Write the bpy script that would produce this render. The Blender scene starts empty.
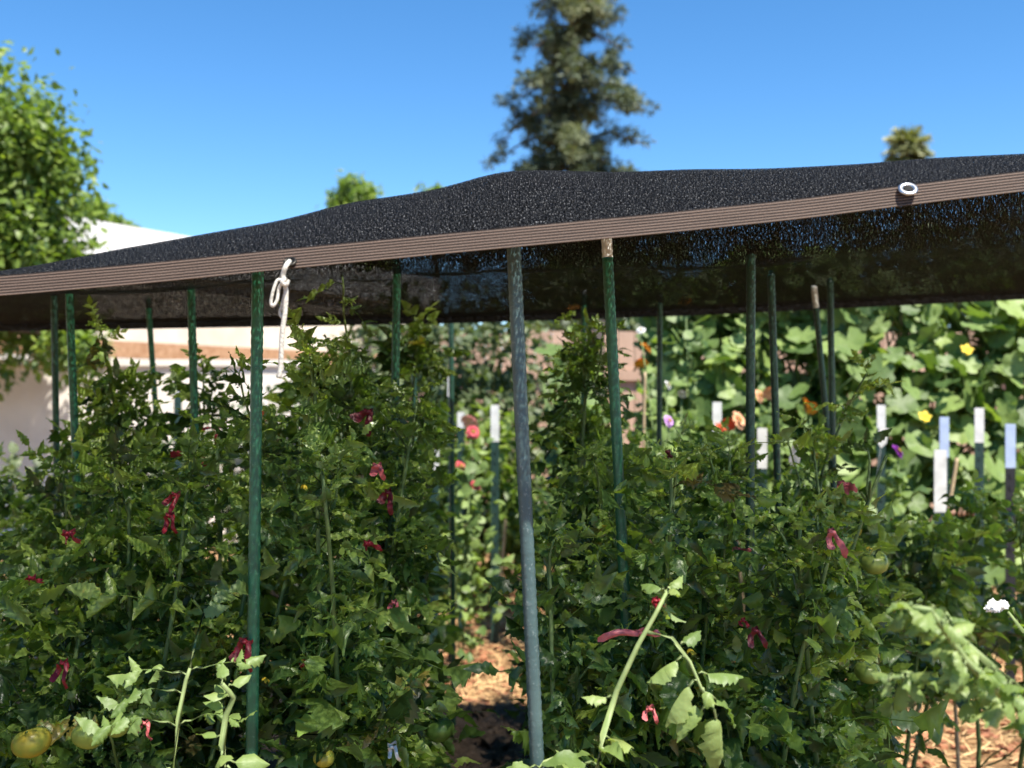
import bpy, math, random
import numpy as np
from mathutils import Vector, Matrix

scene = bpy.context.scene
R = math.radians
COL = scene.collection

# ------------------------------------------------------------------ camera
FPX, HZ, EYE = 1100.0, 392.0, 1.40          # focal length in pixels, horizon row, eye height
cd = bpy.data.cameras.new("camera"); cam = bpy.data.objects.new("camera", cd); COL.objects.link(cam)
cam.location = (0, 0, EYE); cam.rotation_euler = (R(90), 0, 0)
cd.sensor_width = 36.0; cd.lens = FPX / 1024 * 36.0; cd.shift_y = (HZ - 384) / 1024
cd.clip_start = 0.05; cd.clip_end = 2000
cd.dof.use_dof = True; cd.dof.focus_distance = 1.85; cd.dof.aperture_fstop = 4.2
scene.camera = cam

# ------------------------------------------------------------------ light
TO_SUN = Vector((0.30, -0.37, 0.88)).normalized()
world = bpy.data.worlds.new("World"); scene.world = world; world.use_nodes = True
nt = world.node_tree; nt.nodes.clear()
sky = nt.nodes.new("ShaderNodeTexSky"); sky.sky_type = 'NISHITA'; sky.sun_disc = False
sky.sun_elevation = math.asin(TO_SUN.z); sky.sun_rotation = math.atan2(TO_SUN.x, TO_SUN.y)
sky.altitude = 1500; sky.air_density = 0.9; sky.dust_density = 0.0; sky.ozone_density = 3.0
bg = nt.nodes.new("ShaderNodeBackground"); bg.inputs[1].default_value = 0.112
wo = nt.nodes.new("ShaderNodeOutputWorld")
hs_ = nt.nodes.new('ShaderNodeHueSaturation'); hs_.inputs['Saturation'].default_value = 1.24; hs_.inputs['Hue'].default_value = 0.497
nt.links.new(sky.outputs[0], hs_.inputs['Color']); nt.links.new(hs_.outputs[0], bg.inputs[0]); nt.links.new(bg.outputs[0], wo.inputs[0])
sl = bpy.data.lights.new("sun", 'SUN'); sl.energy = 4.9; sl.angle = R(0.53); sl.color = (1.0, 0.94, 0.84)
so = bpy.data.objects.new("sun", sl); COL.objects.link(so); so.location = (5, -6, 14)
so.rotation_euler = TO_SUN.to_track_quat('Z', 'Y').to_euler()
scene.view_settings.view_transform = 'Standard'; scene.view_settings.look = 'None'
scene.view_settings.exposure = 1.05; scene.view_settings.gamma = 1.0
scene.view_settings.use_curve_mapping = False
cy = scene.cycles
cy.use_denoising = True
cy.max_bounces = 7; cy.diffuse_bounces = 4; cy.glossy_bounces = 2; cy.transmission_bounces = 4
cy.transparent_max_bounces = 24; cy.sample_clamp_indirect = 6.0

# ------------------------------------------------------------------ helpers
def P(px, py, Y):
    return Vector(((px - 512) * Y / FPX, Y, EYE + (HZ - py) * Y / FPX))

def tag(o, label=None, cat=None, group=None, kind=None):
    if label: o["label"] = label
    if cat: o["category"] = cat
    if group: o["group"] = group
    if kind: o["kind"] = kind
    return o

def empty(name, loc=(0, 0, 0), rz=0.0):
    o = bpy.data.objects.new(name, None); COL.objects.link(o)
    o.location = loc; o.rotation_euler = (0, 0, rz); o.empty_display_size = 0.1
    return o

class MB:
    """collects vertices, faces and a per-vertex tint; build() links them as one mesh object"""
    def __init__(s):
        s.v = []; s.q = []; s.t = []; s.tint = []; s.uv = []; s.n = 0
    def add(s, v, q=None, t=None, tint=0.5):
        v = np.asarray(v, dtype=np.float32).reshape(-1, 3)
        if q is not None and len(q): s.q.append(np.asarray(q, dtype=np.int32).reshape(-1, 4) + s.n)
        if t is not None and len(t): s.t.append(np.asarray(t, dtype=np.int32).reshape(-1, 3) + s.n)
        s.v.append(v)
        s.tint.append(np.broadcast_to(np.asarray(tint, dtype=np.float32), (len(v),)).copy())
        s.n += len(v)
    def batch(s, tv, tq, Rm, pos, sc, tint):
        """copies of a template: Rm (n,3,3), pos (n,3), sc (n), tint (n)"""
        n = len(pos); m = len(tv)
        if n == 0: return
        V = np.einsum('nij,mj->nmi', Rm, tv) * np.asarray(sc).reshape(n, 1, 1) + pos[:, None, :]
        Q = (tq[None] + (np.arange(n) * m)[:, None, None]).reshape(-1, 4)
        s.add(V.reshape(-1, 3), Q, None, np.repeat(tint, m))
    def tube(s, pts, rad, seg=8, cap=True, tint=0.5):
        pts = [Vector(p) for p in pts]; n = len(pts)
        rad = [rad] * n if not hasattr(rad, '__len__') else rad
        V = []; ref = Vector((0.31, 0.95, 0.05))
        for i, p in enumerate(pts):
            d = (pts[min(i + 1, n - 1)] - pts[max(i - 1, 0)]).normalized()
            if abs(d.dot(ref)) > .95: ref = Vector((0.95, -0.2, 0.25))
            a = d.cross(ref).normalized(); b = d.cross(a)
            ref = b if i == 0 else ref
            for k in range(seg):
                th = 2 * math.pi * k / seg
                V.append(p + (a * math.cos(th) + b * math.sin(th)) * rad[i])
        Q = [(i * seg + k, i * seg + (k + 1) % seg, (i + 1) * seg + (k + 1) % seg, (i + 1) * seg + k)
             for i in range(n - 1) for k in range(seg)]
        T = []
        if cap:
            V += [pts[0], pts[-1]]; c0 = n * seg; c1 = c0 + 1
            T = [(c0, (k + 1) % seg, k) for k in range(seg)] + [(c1, (n - 1) * seg + k, (n - 1) * seg + (k + 1) % seg) for k in range(seg)]
        s.add([tuple(v) for v in V], Q, T, tint)
    def box(s, lo, hi, rz=0.0, c=None, tint=0.5):
        x0, y0, z0 = lo; x1, y1, z1 = hi
        V = np.array([(x, y, z) for z in (z0, z1) for x, y in ((x0, y0), (x1, y0), (x1, y1), (x0, y1))], dtype=float)
        if rz:
            cs, sn = math.cos(rz), math.sin(rz); V = np.c_[V[:, 0] * cs - V[:, 1] * sn, V[:, 0] * sn + V[:, 1] * cs, V[:, 2]]
        if c is not None: V = V + np.array(c)
        s.add(V, [(3, 2, 1, 0), (4, 5, 6, 7), (0, 1, 5, 4), (1, 2, 6, 5), (2, 3, 7, 6), (3, 0, 4, 7)], None, tint)
    def mesh(s, name, mat, smooth=True):
        me = bpy.data.meshes.new(name)
        V = np.concatenate(s.v); Q = np.concatenate(s.q) if s.q else np.zeros((0, 4), np.int32)
        T = np.concatenate(s.t) if s.t else np.zeros((0, 3), np.int32)
        me.vertices.add(len(V)); me.vertices.foreach_set("co", V.ravel())
        L = np.concatenate([Q.ravel(), T.ravel()]).astype(np.int32)
        me.loops.add(len(L)); me.loops.foreach_set("vertex_index", L)
        st = np.concatenate([np.arange(len(Q)) * 4, len(Q) * 4 + np.arange(len(T)) * 3]).astype(np.int32)
        me.polygons.add(len(st)); me.polygons.foreach_set("loop_start", st)
        me.polygons.foreach_set("use_smooth", np.full(len(st), smooth))
        me.update(calc_edges=True); me.validate()
        at = me.attributes.new("tint", 'FLOAT', 'POINT'); at.data.foreach_set("value", np.concatenate(s.tint))
        me.materials.append(mat)
        return me
    def build(s, name, mat, parent=None, smooth=True):
        o = bpy.data.objects.new(name, s.mesh(name, mat, smooth)); COL.objects.link(o)
        if parent: o.parent = parent
        return o

def copy_tree(o, parent=None):
    c = o.copy(); COL.objects.link(c)
    if parent: c.parent = parent
    for ch in list(o.children): copy_tree(ch, c)
    return c

# ------------------------------------------------------------------ materials
def new_mat(name):
    m = bpy.data.materials.new(name); m.use_nodes = True
    n = m.node_tree; n.nodes.clear()
    out = n.nodes.new("ShaderNodeOutputMaterial")
    return m, n, out

def ramp(n, fac, stops, interp='LINEAR'):
    r = n.nodes.new("ShaderNodeValToRGB"); r.color_ramp.interpolation = interp
    e = r.color_ramp.elements
    while len(e) < len(stops): e.new(0.5)
    for i, (p, c) in enumerate(stops):
        e[i].position = p; e[i].color = (*c, 1) if len(c) == 3 else c
    n.links.new(fac, r.inputs[0]); return r.outputs[0]

def noise(n, scale, detail=3, rough=.55, vec=None, coord='Object', dist=0.0):
    t = n.nodes.new("ShaderNodeTexNoise"); t.inputs['Scale'].default_value = scale
    t.inputs['Detail'].default_value = detail; t.inputs['Roughness'].default_value = rough
    t.inputs['Distortion'].default_value = dist
    if vec is None:
        c = n.nodes.new("ShaderNodeTexCoord"); vec = c.outputs[coord]
    n.links.new(vec, t.inputs['Vector']); return t

def math_node(n, op, a, b):
    m = n.nodes.new("ShaderNodeMath"); m.operation = op
    for i, x in enumerate((a, b)):
        if isinstance(x, (int, float)): m.inputs[i].default_value = x
        else: n.links.new(x, m.inputs[i])
    return m.outputs[0]

def bump(n, h, strength=.3, dist=.01):
    b = n.nodes.new("ShaderNodeBump"); b.inputs['Strength'].default_value = strength; b.inputs['Distance'].default_value = dist
    n.links.new(h, b.inputs['Height']); return b.outputs[0]

def simple(name, c1, c2=None, rough=.6, scale=20, bstr=.15, bdist=.003, spec=.4, metal=0.0, detail=4):
    m, n, out = new_mat(name)
    p = n.nodes.new("ShaderNodeBsdfPrincipled"); p.inputs['Roughness'].default_value = rough
    p.inputs['Specular IOR Level'].default_value = spec; p.inputs['Metallic'].default_value = metal
    t = noise(n, scale, detail)
    c2 = c2 or tuple(x * .7 for x in c1)
    n.links.new(ramp(n, t.outputs[0], [(.32, c2), (.68, c1)]), p.inputs['Base Color'])
    if bstr: n.links.new(bump(n, t.outputs[0], bstr, bdist), p.inputs['Normal'])
    n.links.new(p.outputs[0], out.inputs[0]); return m

def leaf_mat(name, stops, back=(.10, .16, .07), trans=.36, rough=.42, spec=.5, vein=60):
    """leaf green picked by the per-leaf tint, paler below, some light let through"""
    m, n, out = new_mat(name)
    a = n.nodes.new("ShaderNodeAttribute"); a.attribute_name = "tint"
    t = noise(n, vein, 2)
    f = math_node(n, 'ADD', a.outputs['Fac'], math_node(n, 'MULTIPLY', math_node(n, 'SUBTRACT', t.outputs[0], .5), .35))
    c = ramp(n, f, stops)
    g = n.nodes.new("ShaderNodeNewGeometry")
    mx = n.nodes.new("ShaderNodeMix"); mx.data_type = 'RGBA'; mx.inputs['B'].default_value = (*back, 1)
    n.links.new(math_node(n, 'MULTIPLY', g.outputs['Backfacing'], .6), mx.inputs['Factor']); n.links.new(c, mx.inputs['A'])
    p = n.nodes.new("ShaderNodeBsdfPrincipled"); p.inputs['Roughness'].default_value = rough
    p.inputs['Specular IOR Level'].default_value = spec
    n.links.new(mx.outputs['Result'], p.inputs['Base Color'])
    n.links.new(bump(n, t.outputs[0], .5, .004), p.inputs['Normal'])
    tr = n.nodes.new("ShaderNodeBsdfTranslucent")
    br = n.nodes.new("ShaderNodeMix"); br.data_type = 'RGBA'; br.blend_type = 'MULTIPLY'; br.inputs['Factor'].default_value = 1
    br.inputs['B'].default_value = (2.2, 2.4, .8, 1); n.links.new(c, br.inputs['A']); n.links.new(br.outputs['Result'], tr.inputs[0])
    ms = n.nodes.new("ShaderNodeMixShader"); ms.inputs[0].default_value = trans
    n.links.new(p.outputs[0], ms.inputs[1]); n.links.new(tr.outputs[0], ms.inputs[2])
    n.links.new(ms.outputs[0], out.inputs[0]); return m

M = {}
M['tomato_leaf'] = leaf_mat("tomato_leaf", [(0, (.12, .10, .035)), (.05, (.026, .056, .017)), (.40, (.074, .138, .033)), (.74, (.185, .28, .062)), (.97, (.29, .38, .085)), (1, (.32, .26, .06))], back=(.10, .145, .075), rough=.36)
M['pale_leaf'] = leaf_mat("pale_leaf", [(0, (.09, .15, .035)), (.5, (.18, .26, .075)), (1, (.31, .38, .13))], back=(.26, .33, .17), trans=.3, rough=.5)
M['squash_leaf'] = leaf_mat("squash_leaf", [(0, (.05, .095, .02)), (.5, (.135, .205, .055)), (1, (.25, .335, .09))], back=(.16, .2, .1), trans=.22, rough=.55, vein=30)
M['tree_leaf'] = leaf_mat("tree_leaf", [(0, (.06, .105, .02)), (.5, (.135, .205, .035)), (1, (.25, .32, .06))], trans=.3, rough=.45, vein=10)
M['shrub_leaf'] = leaf_mat("shrub_leaf", [(0, (.05, .075, .03)), (.5, (.10, .135, .06)), (1, (.19, .22, .10))], trans=.22, rough=.5, vein=15)
M['needle'] = leaf_mat("needle", [(0, (.032, .052, .032)), (.5, (.082, .110, .062)), (1, (.19, .21, .10))], back=(.08, .1, .05), trans=.12, rough=.6, vein=4)
M['palm_leaf'] = leaf_mat("palm_leaf", [(0, (.09, .11, .04)), (.5, (.18, .20, .08)), (1, (.30, .30, .14))], trans=.15, rough=.5, vein=4)
M['stem'] = simple("stem", (.14, .21, .06), (.09, .14, .04), .55, 40, .2)
M['pale_stem'] = simple("pale_stem", (.27, .33, .13), (.19, .26, .09), .55, 60, .3)
M['bark'] = simple("bark", (.16, .11, .075), (.07, .05, .035), .9, 12, .8, .03)
M['petiole'] = M['stem']

def stake_mat(name, c1, c2, worn):
    m, n, out = new_mat(name)
    p = n.nodes.new("ShaderNodeBsdfPrincipled"); p.inputs['Roughness'].default_value = .38
    tc = n.nodes.new("ShaderNodeTexCoord")
    a = noise(n, 9, 4, vec=tc.outputs['Object']); b = noise(n, 170, 3, .7, vec=tc.outputs['Object'])
    base = ramp(n, a.outputs[0], [(.35, c2), (.65, c1)])
    mx = n.nodes.new("ShaderNodeMix"); mx.data_type = 'RGBA'; mx.inputs['B'].default_value = (*worn, 1)
    n.links.new(ramp(n, b.outputs[0], [(.58, (0, 0, 0)), (.70, (.75, .75, .75))]), mx.inputs['Factor'])
    n.links.new(base, mx.inputs['A']); n.links.new(mx.outputs['Result'], p.inputs['Base Color'])
    n.links.new(bump(n, b.outputs[0], .35, .002), p.inputs['Normal'])
    n.links.new(p.outputs[0], out.inputs[0]); return m
M['stake_green'] = stake_mat("stake_green", (.020, .125, .062), (.012, .085, .042), (.09, .21, .13))
M['stake_grey'] = stake_mat("stake_grey", (.075, .125, .125), (.045, .085, .09), (.19, .24, .235))
M['stake_dark'] = stake_mat("stake_dark", (.018, .070, .044), (.010, .042, .028), (.12, .19, .15))
M['white_paint'] = simple("white_paint", (.76, .76, .74), (.50, .51, .49), .5, 12, .3)
M['worn_white'] = simple("worn_white", (.84, .85, .82), (.52, .56, .52), .6, 120, .5)
M['post_green'] = simple("post_green", (.02, .055, .045), (.012, .03, .028), .5, 20, .2)
M['post_black'] = simple("post_black", (.012, .013, .016), (.02, .02, .022), .5, 20, .2)
M['blue_paint'] = simple("blue_paint", (.42, .52, .72), (.34, .43, .62), .5, 25, .15)
M['cane'] = simple("cane", (.52, .40, .24), (.36, .27, .16), .6, 30, .3)
M['red_tie'] = simple("red_tie", (.26, .012, .022), (.15, .007, .012), .5, 60, .3)
M['crimson_tie'] = simple("crimson_tie", (.14, .008, .016), (.08, .006, .012), .5, 60, .3)
M['pink_tie'] = simple("pink_tie", (.52, .14, .14), (.36, .07, .075), .5, 60, .3)
M['twine'] = simple("twine", (.74, .71, .62), (.50, .47, .40), .85, 300, .8, .002)
M['metal'] = simple("metal", (.72, .72, .70), (.55, .55, .54), .3, 40, .1, .002, .5, .9)
M['dark_metal'] = simple("dark_metal", (.05, .045, .035), (.02, .02, .02), .4, 40, .1, .002, .5, .7)
def fruit(name, c1, c2, rough=.22): return simple(name, c1, c2, rough + .12, 26, .05, .002, .4, 0, 3)
M['green_fruit'] = fruit("green_fruit", (.30, .36, .07), (.20, .27, .045))
M['dark_green_fruit'] = fruit("dark_green_fruit", (.10, .17, .03), (.06, .11, .02))
M['turning_fruit'] = fruit("turning_fruit", (.46, .34, .04), (.24, .31, .05))
M['red_fruit'] = fruit("red_fruit", (.30, .012, .010), (.18, .006, .008), .15)
def petal(name, c): return simple(name, c, tuple(x * .75 for x in c), .6, 30, .1)
M['orange_petal'] = petal("orange_petal", (.85, .36, .03)); M['coral_petal'] = petal("coral_petal", (.75, .14, .06))
M['peach_petal'] = petal("peach_petal", (.85, .45, .25)); M['lilac_petal'] = petal("lilac_petal", (.66, .36, .78))
M['white_petal'] = petal("white_petal", (.82, .82, .78)); M['yellow_petal'] = petal("yellow_petal", (.85, .62, .05))
M['purple_petal'] = petal("purple_petal", (.22, .03, .30)); M['maroon_petal'] = petal("maroon_petal", (.14, .01, .02))
M['pink_petal'] = petal("pink_petal", (.80, .50, .46)); M['rose_petal'] = petal("rose_petal", (.55, .07, .09))
M['centre'] = simple("centre", (.35, .2, .03), (.2, .1, .02), .8, 200, .5)
M['stucco'] = simple("stucco", (.84, .79, .72), (.70, .65, .58), .9, 3, .3, .004, detail=8)
M['cream'] = simple("cream", (.78, .70, .58), (.62, .53, .42), .9, 1.6, .3, .004, detail=8)
M['roof_white'] = simple("roof_white", (.82, .82, .80), (.78, .78, .76), .7, 2, .05)
M['brown_board'] = simple("brown_board", (.50, .31, .18), (.34, .18, .09), .75, 14, .3)
M['window_glass'] = simple("window_glass", (.05, .06, .08), (.04, .05, .06), .08, 2, .0)

def wood_mat(name, c1, c2):
    m, n, out = new_mat(name)
    p = n.nodes.new("ShaderNodeBsdfPrincipled"); p.inputs['Roughness'].default_value = .85
    tc = n.nodes.new("ShaderNodeTexCoord"); mp = n.nodes.new("ShaderNodeMapping"); mp.inputs['Scale'].default_value = (9, 9, .9)
    n.links.new(tc.outputs['Object'], mp.inputs[0]); t = noise(n, 4, 5, .6, mp.outputs[0])
    a = n.nodes.new("ShaderNodeAttribute"); a.attribute_name = "tint"
    f = math_node(n, 'ADD', math_node(n, 'MULTIPLY', t.outputs[0], .6), math_node(n, 'MULTIPLY', a.outputs['Fac'], .4))
    n.links.new(ramp(n, f, [(.25, c2), (.75, c1)]), p.inputs['Base Color'])
    n.links.new(bump(n, t.outputs[0], .4, .006), p.inputs['Normal']); n.links.new(p.outputs[0], out.inputs[0]); return m
M['fence_wood'] = wood_mat("fence_wood", (.60, .40, .29), (.36, .23, .16))
M['grey_wood'] = wood_mat("grey_wood", (.16, .13, .11), (.07, .06, .05))

# ground: straw and bark mulch
m, n, out = new_mat("mulch"); M['mulch'] = m
p = n.nodes.new("ShaderNodeBsdfPrincipled"); p.inputs['Roughness'].default_value = .9; p.inputs['Specular IOR Level'].default_value = .2
tc = n.nodes.new("ShaderNodeTexCoord"); mp = n.nodes.new("ShaderNodeMapping"); mp.inputs['Scale'].default_value = (1, 2.6, 1); mp.inputs['Rotation'].default_value = (0, 0, .35)
n.links.new(tc.outputs['Object'], mp.inputs[0])
t1 = noise(n, 26, 6, .65, mp.outputs[0], dist=1.2); t2 = noise(n, 1.6, 3, .5, tc.outputs['Object'])
c = ramp(n, t1.outputs[0], [(.28, (.12, .065, .035)), (.45, (.38, .21, .10)), (.6, (.56, .35, .17)), (.75, (.72, .54, .32))])
n.links.new(c, p.inputs['Base Color']); n.links.new(bump(n, t1.outputs[0], .9, .04), p.inputs['Normal']); n.links.new(p.outputs[0], out.inputs[0])
m, n, out = new_mat("soil"); M['soil'] = m
p = n.nodes.new("ShaderNodeBsdfPrincipled"); p.inputs['Roughness'].default_value = .95; p.inputs['Specular IOR Level'].default_value = .15
t1 = noise(n, 22, 6, .7)
n.links.new(ramp(n, t1.outputs[0], [(.3, (.05, .035, .026)), (.6, (.12, .085, .06)), (.8, (.26, .18, .12))]), p.inputs['Base Color'])
n.links.new(bump(n, t1.outputs[0], .9, .04), p.inputs['Normal']); n.links.new(p.outputs[0], out.inputs[0])
M['straw'] = simple("straw", (.74, .51, .25), (.48, .28, .13), .7, 3, .1)
M['chip'] = simple("chip", (.46, .20, .10), (.25, .10, .055), .85, 9, .5)

# shade cloth: knitted black net with open stitches
m, n, out = new_mat("shade_net"); M['net'] = m
tc = n.nodes.new("ShaderNodeTexCoord"); mp = n.nodes.new("ShaderNodeMapping"); mp.inputs['Scale'].default_value = (310, 310, 1)
n.links.new(tc.outputs['UV'], mp.inputs[0])
h1 = noise(n, 1.0, 1.5, .6, mp.outputs[0])
mp2 = n.nodes.new("ShaderNodeMapping"); mp2.inputs['Scale'].default_value = (2.2, 70, 1); n.links.new(tc.outputs['UV'], mp2.inputs[0])
rows = noise(n, 1.0, 3, .6, mp2.outputs[0])
hole = math_node(n, 'GREATER_THAN', math_node(n, 'ADD', h1.outputs[0], math_node(n, 'MULTIPLY', math_node(n, 'SUBTRACT', rows.outputs[0], .5), .08)), .492)
mp3 = n.nodes.new("ShaderNodeMapping"); mp3.inputs['Scale'].default_value = (500, 120, 1); mp3.inputs['Location'].default_value = (31, 7, 3); n.links.new(tc.outputs['UV'], mp3.inputs[0])
h2 = noise(n, 1.0, 1.0, .6, mp3.outputs[0])
p = n.nodes.new("ShaderNodeBsdfPrincipled"); p.inputs['Roughness'].default_value = .6; p.inputs['Specular IOR Level'].default_value = .02
n.links.new(ramp(n, h2.outputs[0], [(.38, (.003, .003, .003)), (.53, (.018, .018, .0185)), (.64, (.062, .062, .062)), (.74, (.27, .265, .255))]), p.inputs['Base Color'])  # pale stops paint sun glints on the black fibres into the base colour
n.links.new(bump(n, h1.outputs[0], .8, .002), p.inputs['Normal'])
tb = n.nodes.new("ShaderNodeBsdfTransparent"); ms = n.nodes.new("ShaderNodeMixShader")
n.links.new(hole, ms.inputs[0]); n.links.new(p.outputs[0], ms.inputs[1]); n.links.new(tb.outputs[0], ms.inputs[2]); n.links.new(ms.outputs[0], out.inputs[0])
# hem tape: brown webbing with woven lines along its length
m, n, out = new_mat("hem_webbing"); M['hem'] = m
tc = n.nodes.new("ShaderNodeTexCoord"); sp = n.nodes.new("ShaderNodeSeparateXYZ"); n.links.new(tc.outputs['UV'], sp.inputs[0])
sn = math_node(n, 'SINE', math_node(n, 'MULTIPLY', sp.outputs[1], 2 * math.pi * 7), 0)
mp = n.nodes.new("ShaderNodeMapping"); mp.inputs['Scale'].default_value = (500, 12, 1); n.links.new(tc.outputs['UV'], mp.inputs[0])
t = noise(n, 1, 2, .5, mp.outputs[0]); t2 = noise(n, 9, 3, .5, tc.outputs['UV'])
f = math_node(n, 'ADD', math_node(n, 'MULTIPLY', sn, .28), math_node(n, 'ADD', math_node(n, 'MULTIPLY', t.outputs[0], .55), math_node(n, 'MULTIPLY', t2.outputs[0], .35)))
p = n.nodes.new("ShaderNodeBsdfPrincipled"); p.inputs['Roughness'].default_value = .7; p.inputs['Specular IOR Level'].default_value = .25
n.links.new(ramp(n, f, [(.2, (.022, .016, .013)), (.45, (.080, .055, .042)), (.78, (.165, .115, .088))]), p.inputs['Base Color'])
n.links.new(bump(n, f, .7, .002), p.inputs['Normal']); n.links.new(p.outputs[0], out.inputs[0])
M['shadowed_hem'] = simple("shadowed_hem", (.005, .005, .005), (.003, .003, .003), .8, 200, .3)  # shadow on the back hem is put into this near-black colour

# ------------------------------------------------------------------ ground
g = MB(); S = 600; N = 8
g.add([(-S, -S, 0), (S, -S, 0), (S, S, 0), (-S, S, 0)], [(0, 1, 2, 3)])
tag(g.build("ground", M['mulch']), kind="structure")
rng = np.random.default_rng(5)
def bed(name, x0, x1, y0, y1, seed):
    r = np.random.default_rng(seed); b = MB(); nx, ny = 26, 46
    V = []; 
    for j in range(ny + 1):
        for i in range(nx + 1):
            u, v = i / nx, j / ny
            e = min(1, 6 * min(u, 1 - u)) * min(1, 10 * min(v, 1 - v))
            V.append((x0 + (x1 - x0) * u + r.normal(0, .012), y0 + (y1 - y0) * v + r.normal(0, .012), .004 + .09 * e ** .7 + r.normal(0, .010) * e))
    Q = [(j * (nx + 1) + i, j * (nx + 1) + i + 1, (j + 1) * (nx + 1) + i + 1, (j + 1) * (nx + 1) + i) for j in range(ny) for i in range(nx)]
    b.add(V, Q); return tag(b.build(name, M['soil']), kind="structure")
bed("soil_bed", -2.4, -.42, 1.3, 5.2, 1); bed("soil_bed", .18, 1.45, 1.3, 5.2, 2)
bed("soil_strip", -.38, .14, 3.2, 4.75, 3)

# ------------------------------------------------------------------ leaf templates
def leaflet(rng, rows=7, width=.34, serr=.22, fold=.25, bend=.35, curl=.0):
    """one leaf blade along +Y, length 1, normal +Z"""
    t = np.linspace(0, 1, rows)
    w = width * np.sin(np.pi * np.clip(t, .02, .985) ** .72) ** .85
    s = np.where(np.arange(rows) % 2 == 0, 1 - serr, 1 + serr); w = w * s if serr else w
    w[0] = .02; w[-1] = .015
    V = []
    for i in range(rows):
        for sgn in (-1, 0, 1):
            x = sgn * w[i] * (1 + (rng.normal(0, .10) if sgn else 0))
            y = t[i] + (rng.normal(0, .015) if sgn else 0) - abs(sgn) * .06 * (i % 2)
            z = -fold * abs(x) - bend * t[i] ** 2 * .5 + (rng.normal(0, .035) if sgn else 0) + curl * abs(sgn) * w[i] * math.sin(t[i] * 3)
            V.append((x, y * (1 - .08 * bend * t[i]), z))
    V = np.array(V)
    Q = [(i * 3 + k, i * 3 + k + 1, (i + 1) * 3 + k + 1, (i + 1) * 3 + k) for i in range(rows - 1) for k in range(2)]
    return V, np.array(Q)

def frames(d, up):
    """rotation matrices whose Y axis is d and Z axis near up"""
    d = d / np.linalg.norm(d, axis=1, keepdims=True)
    x = np.cross(d, up); nrm = np.linalg.norm(x, axis=1, keepdims=True)
    x = np.where(nrm < 1e-4, np.array([[1., 0, 0]]), x / np.maximum(nrm, 1e-6))
    z = np.cross(x, d)
    return np.stack([x, d, z], axis=2)

def compound(seed, pairs=3, droop=.45, rows=7, small=True, fold=.25, bend=.5, width=.34, ang=62):
    """a pinnate leaf along +Y, length about 1"""
    rng = np.random.default_rng(seed); mb = MB()
    def ax(y): return np.array([0, y * (1 - .12 * droop * y), .10 * math.sin(y * 2.5) - droop * y * y])
    mb.tube([ax(y) for y in (0, .3, .6, .9)], [.016, .012, .009, .006], 3, False)
    spots = [(.9, 0, .46)]
    ys = np.linspace(.74, .30, pairs)
    for k, y in enumerate(ys):
        for sg in (-1, 1):
            spots.append((y + rng.normal(0, .02), sg, (.42 - .07 * k) * rng.uniform(.85, 1.15)))
    if small:
        for y in (.62, .42):
            for sg in (-1, 1):
                if rng.random() < .7: spots.append((y + rng.normal(0, .02), sg, .14))
    for y, sg, sz in spots:
        V, Q = leaflet(rng, rows if sz > .2 else 5, width * rng.uniform(.8, 1.1), .17, fold + rng.normal(0, .4), bend + rng.normal(0, .5), rng.normal(0, 1.0))
        a = R(ang + rng.normal(0, 9)) * sg if sg else rng.normal(0, .15)
        d = np.array([[math.sin(a), math.cos(a), -.15 + rng.normal(0, .22) - .25 * droop]])
        up = np.array([[rng.normal(0, .25), rng.normal(0, .25), 1.]])
        F = frames(d, up)
        mb.batch(V * 1.0, Q, F, np.array([ax(y)]), [sz], np.array([.5]))
    return np.concatenate(mb.v), np.concatenate(mb.q)

LEAVES = [compound(10 + k, pairs=3 if k % 3 else 2, rows=11, width=.245,  droop=[.35, .75, 1.1, 1.4][k % 4], bend=.3 + .15 * (k % 3), fold=[.2, .5, -.3, .7][(k * 7) % 4]) for k in range(10)]
LEAVES_FAR = [compound(40 + k, pairs=2, droop=[.3, .6][k % 2], rows=5, small=False) for k in range(5)]
def simple_leaves(seed, n=6, rows=5, width=.3, serr=.0, bend=.5):
    r = np.random.default_rng(seed); return [leaflet(r, rows, width, serr, r.normal(.3, .3), bend, r.normal(0, .3)) for _ in range(n)]
BLADE = simple_leaves(3); OVAL = simple_leaves(4, width=.42, rows=6, serr=.05)
_r = np.random.default_rng(6)
CRISP = [leaflet(_r, 13, .27, .09, _r.choice([-.9, -.5, .7, 1.0]), _r.uniform(.3, 1.4), _r.normal(0, .9)) for _ in range(9)]

def scatter(mb, tmpl, rng, pos, d, up, size, tint):
    """put templates at positions, chosen at random"""
    F = frames(d, up); which = rng.integers(0, len(tmpl), len(pos))
    for k, (V, Q) in enumerate(tmpl):
        s = which == k
        if s.any(): mb.batch(V, Q, F[s], pos[s], size[s], tint[s])

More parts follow.
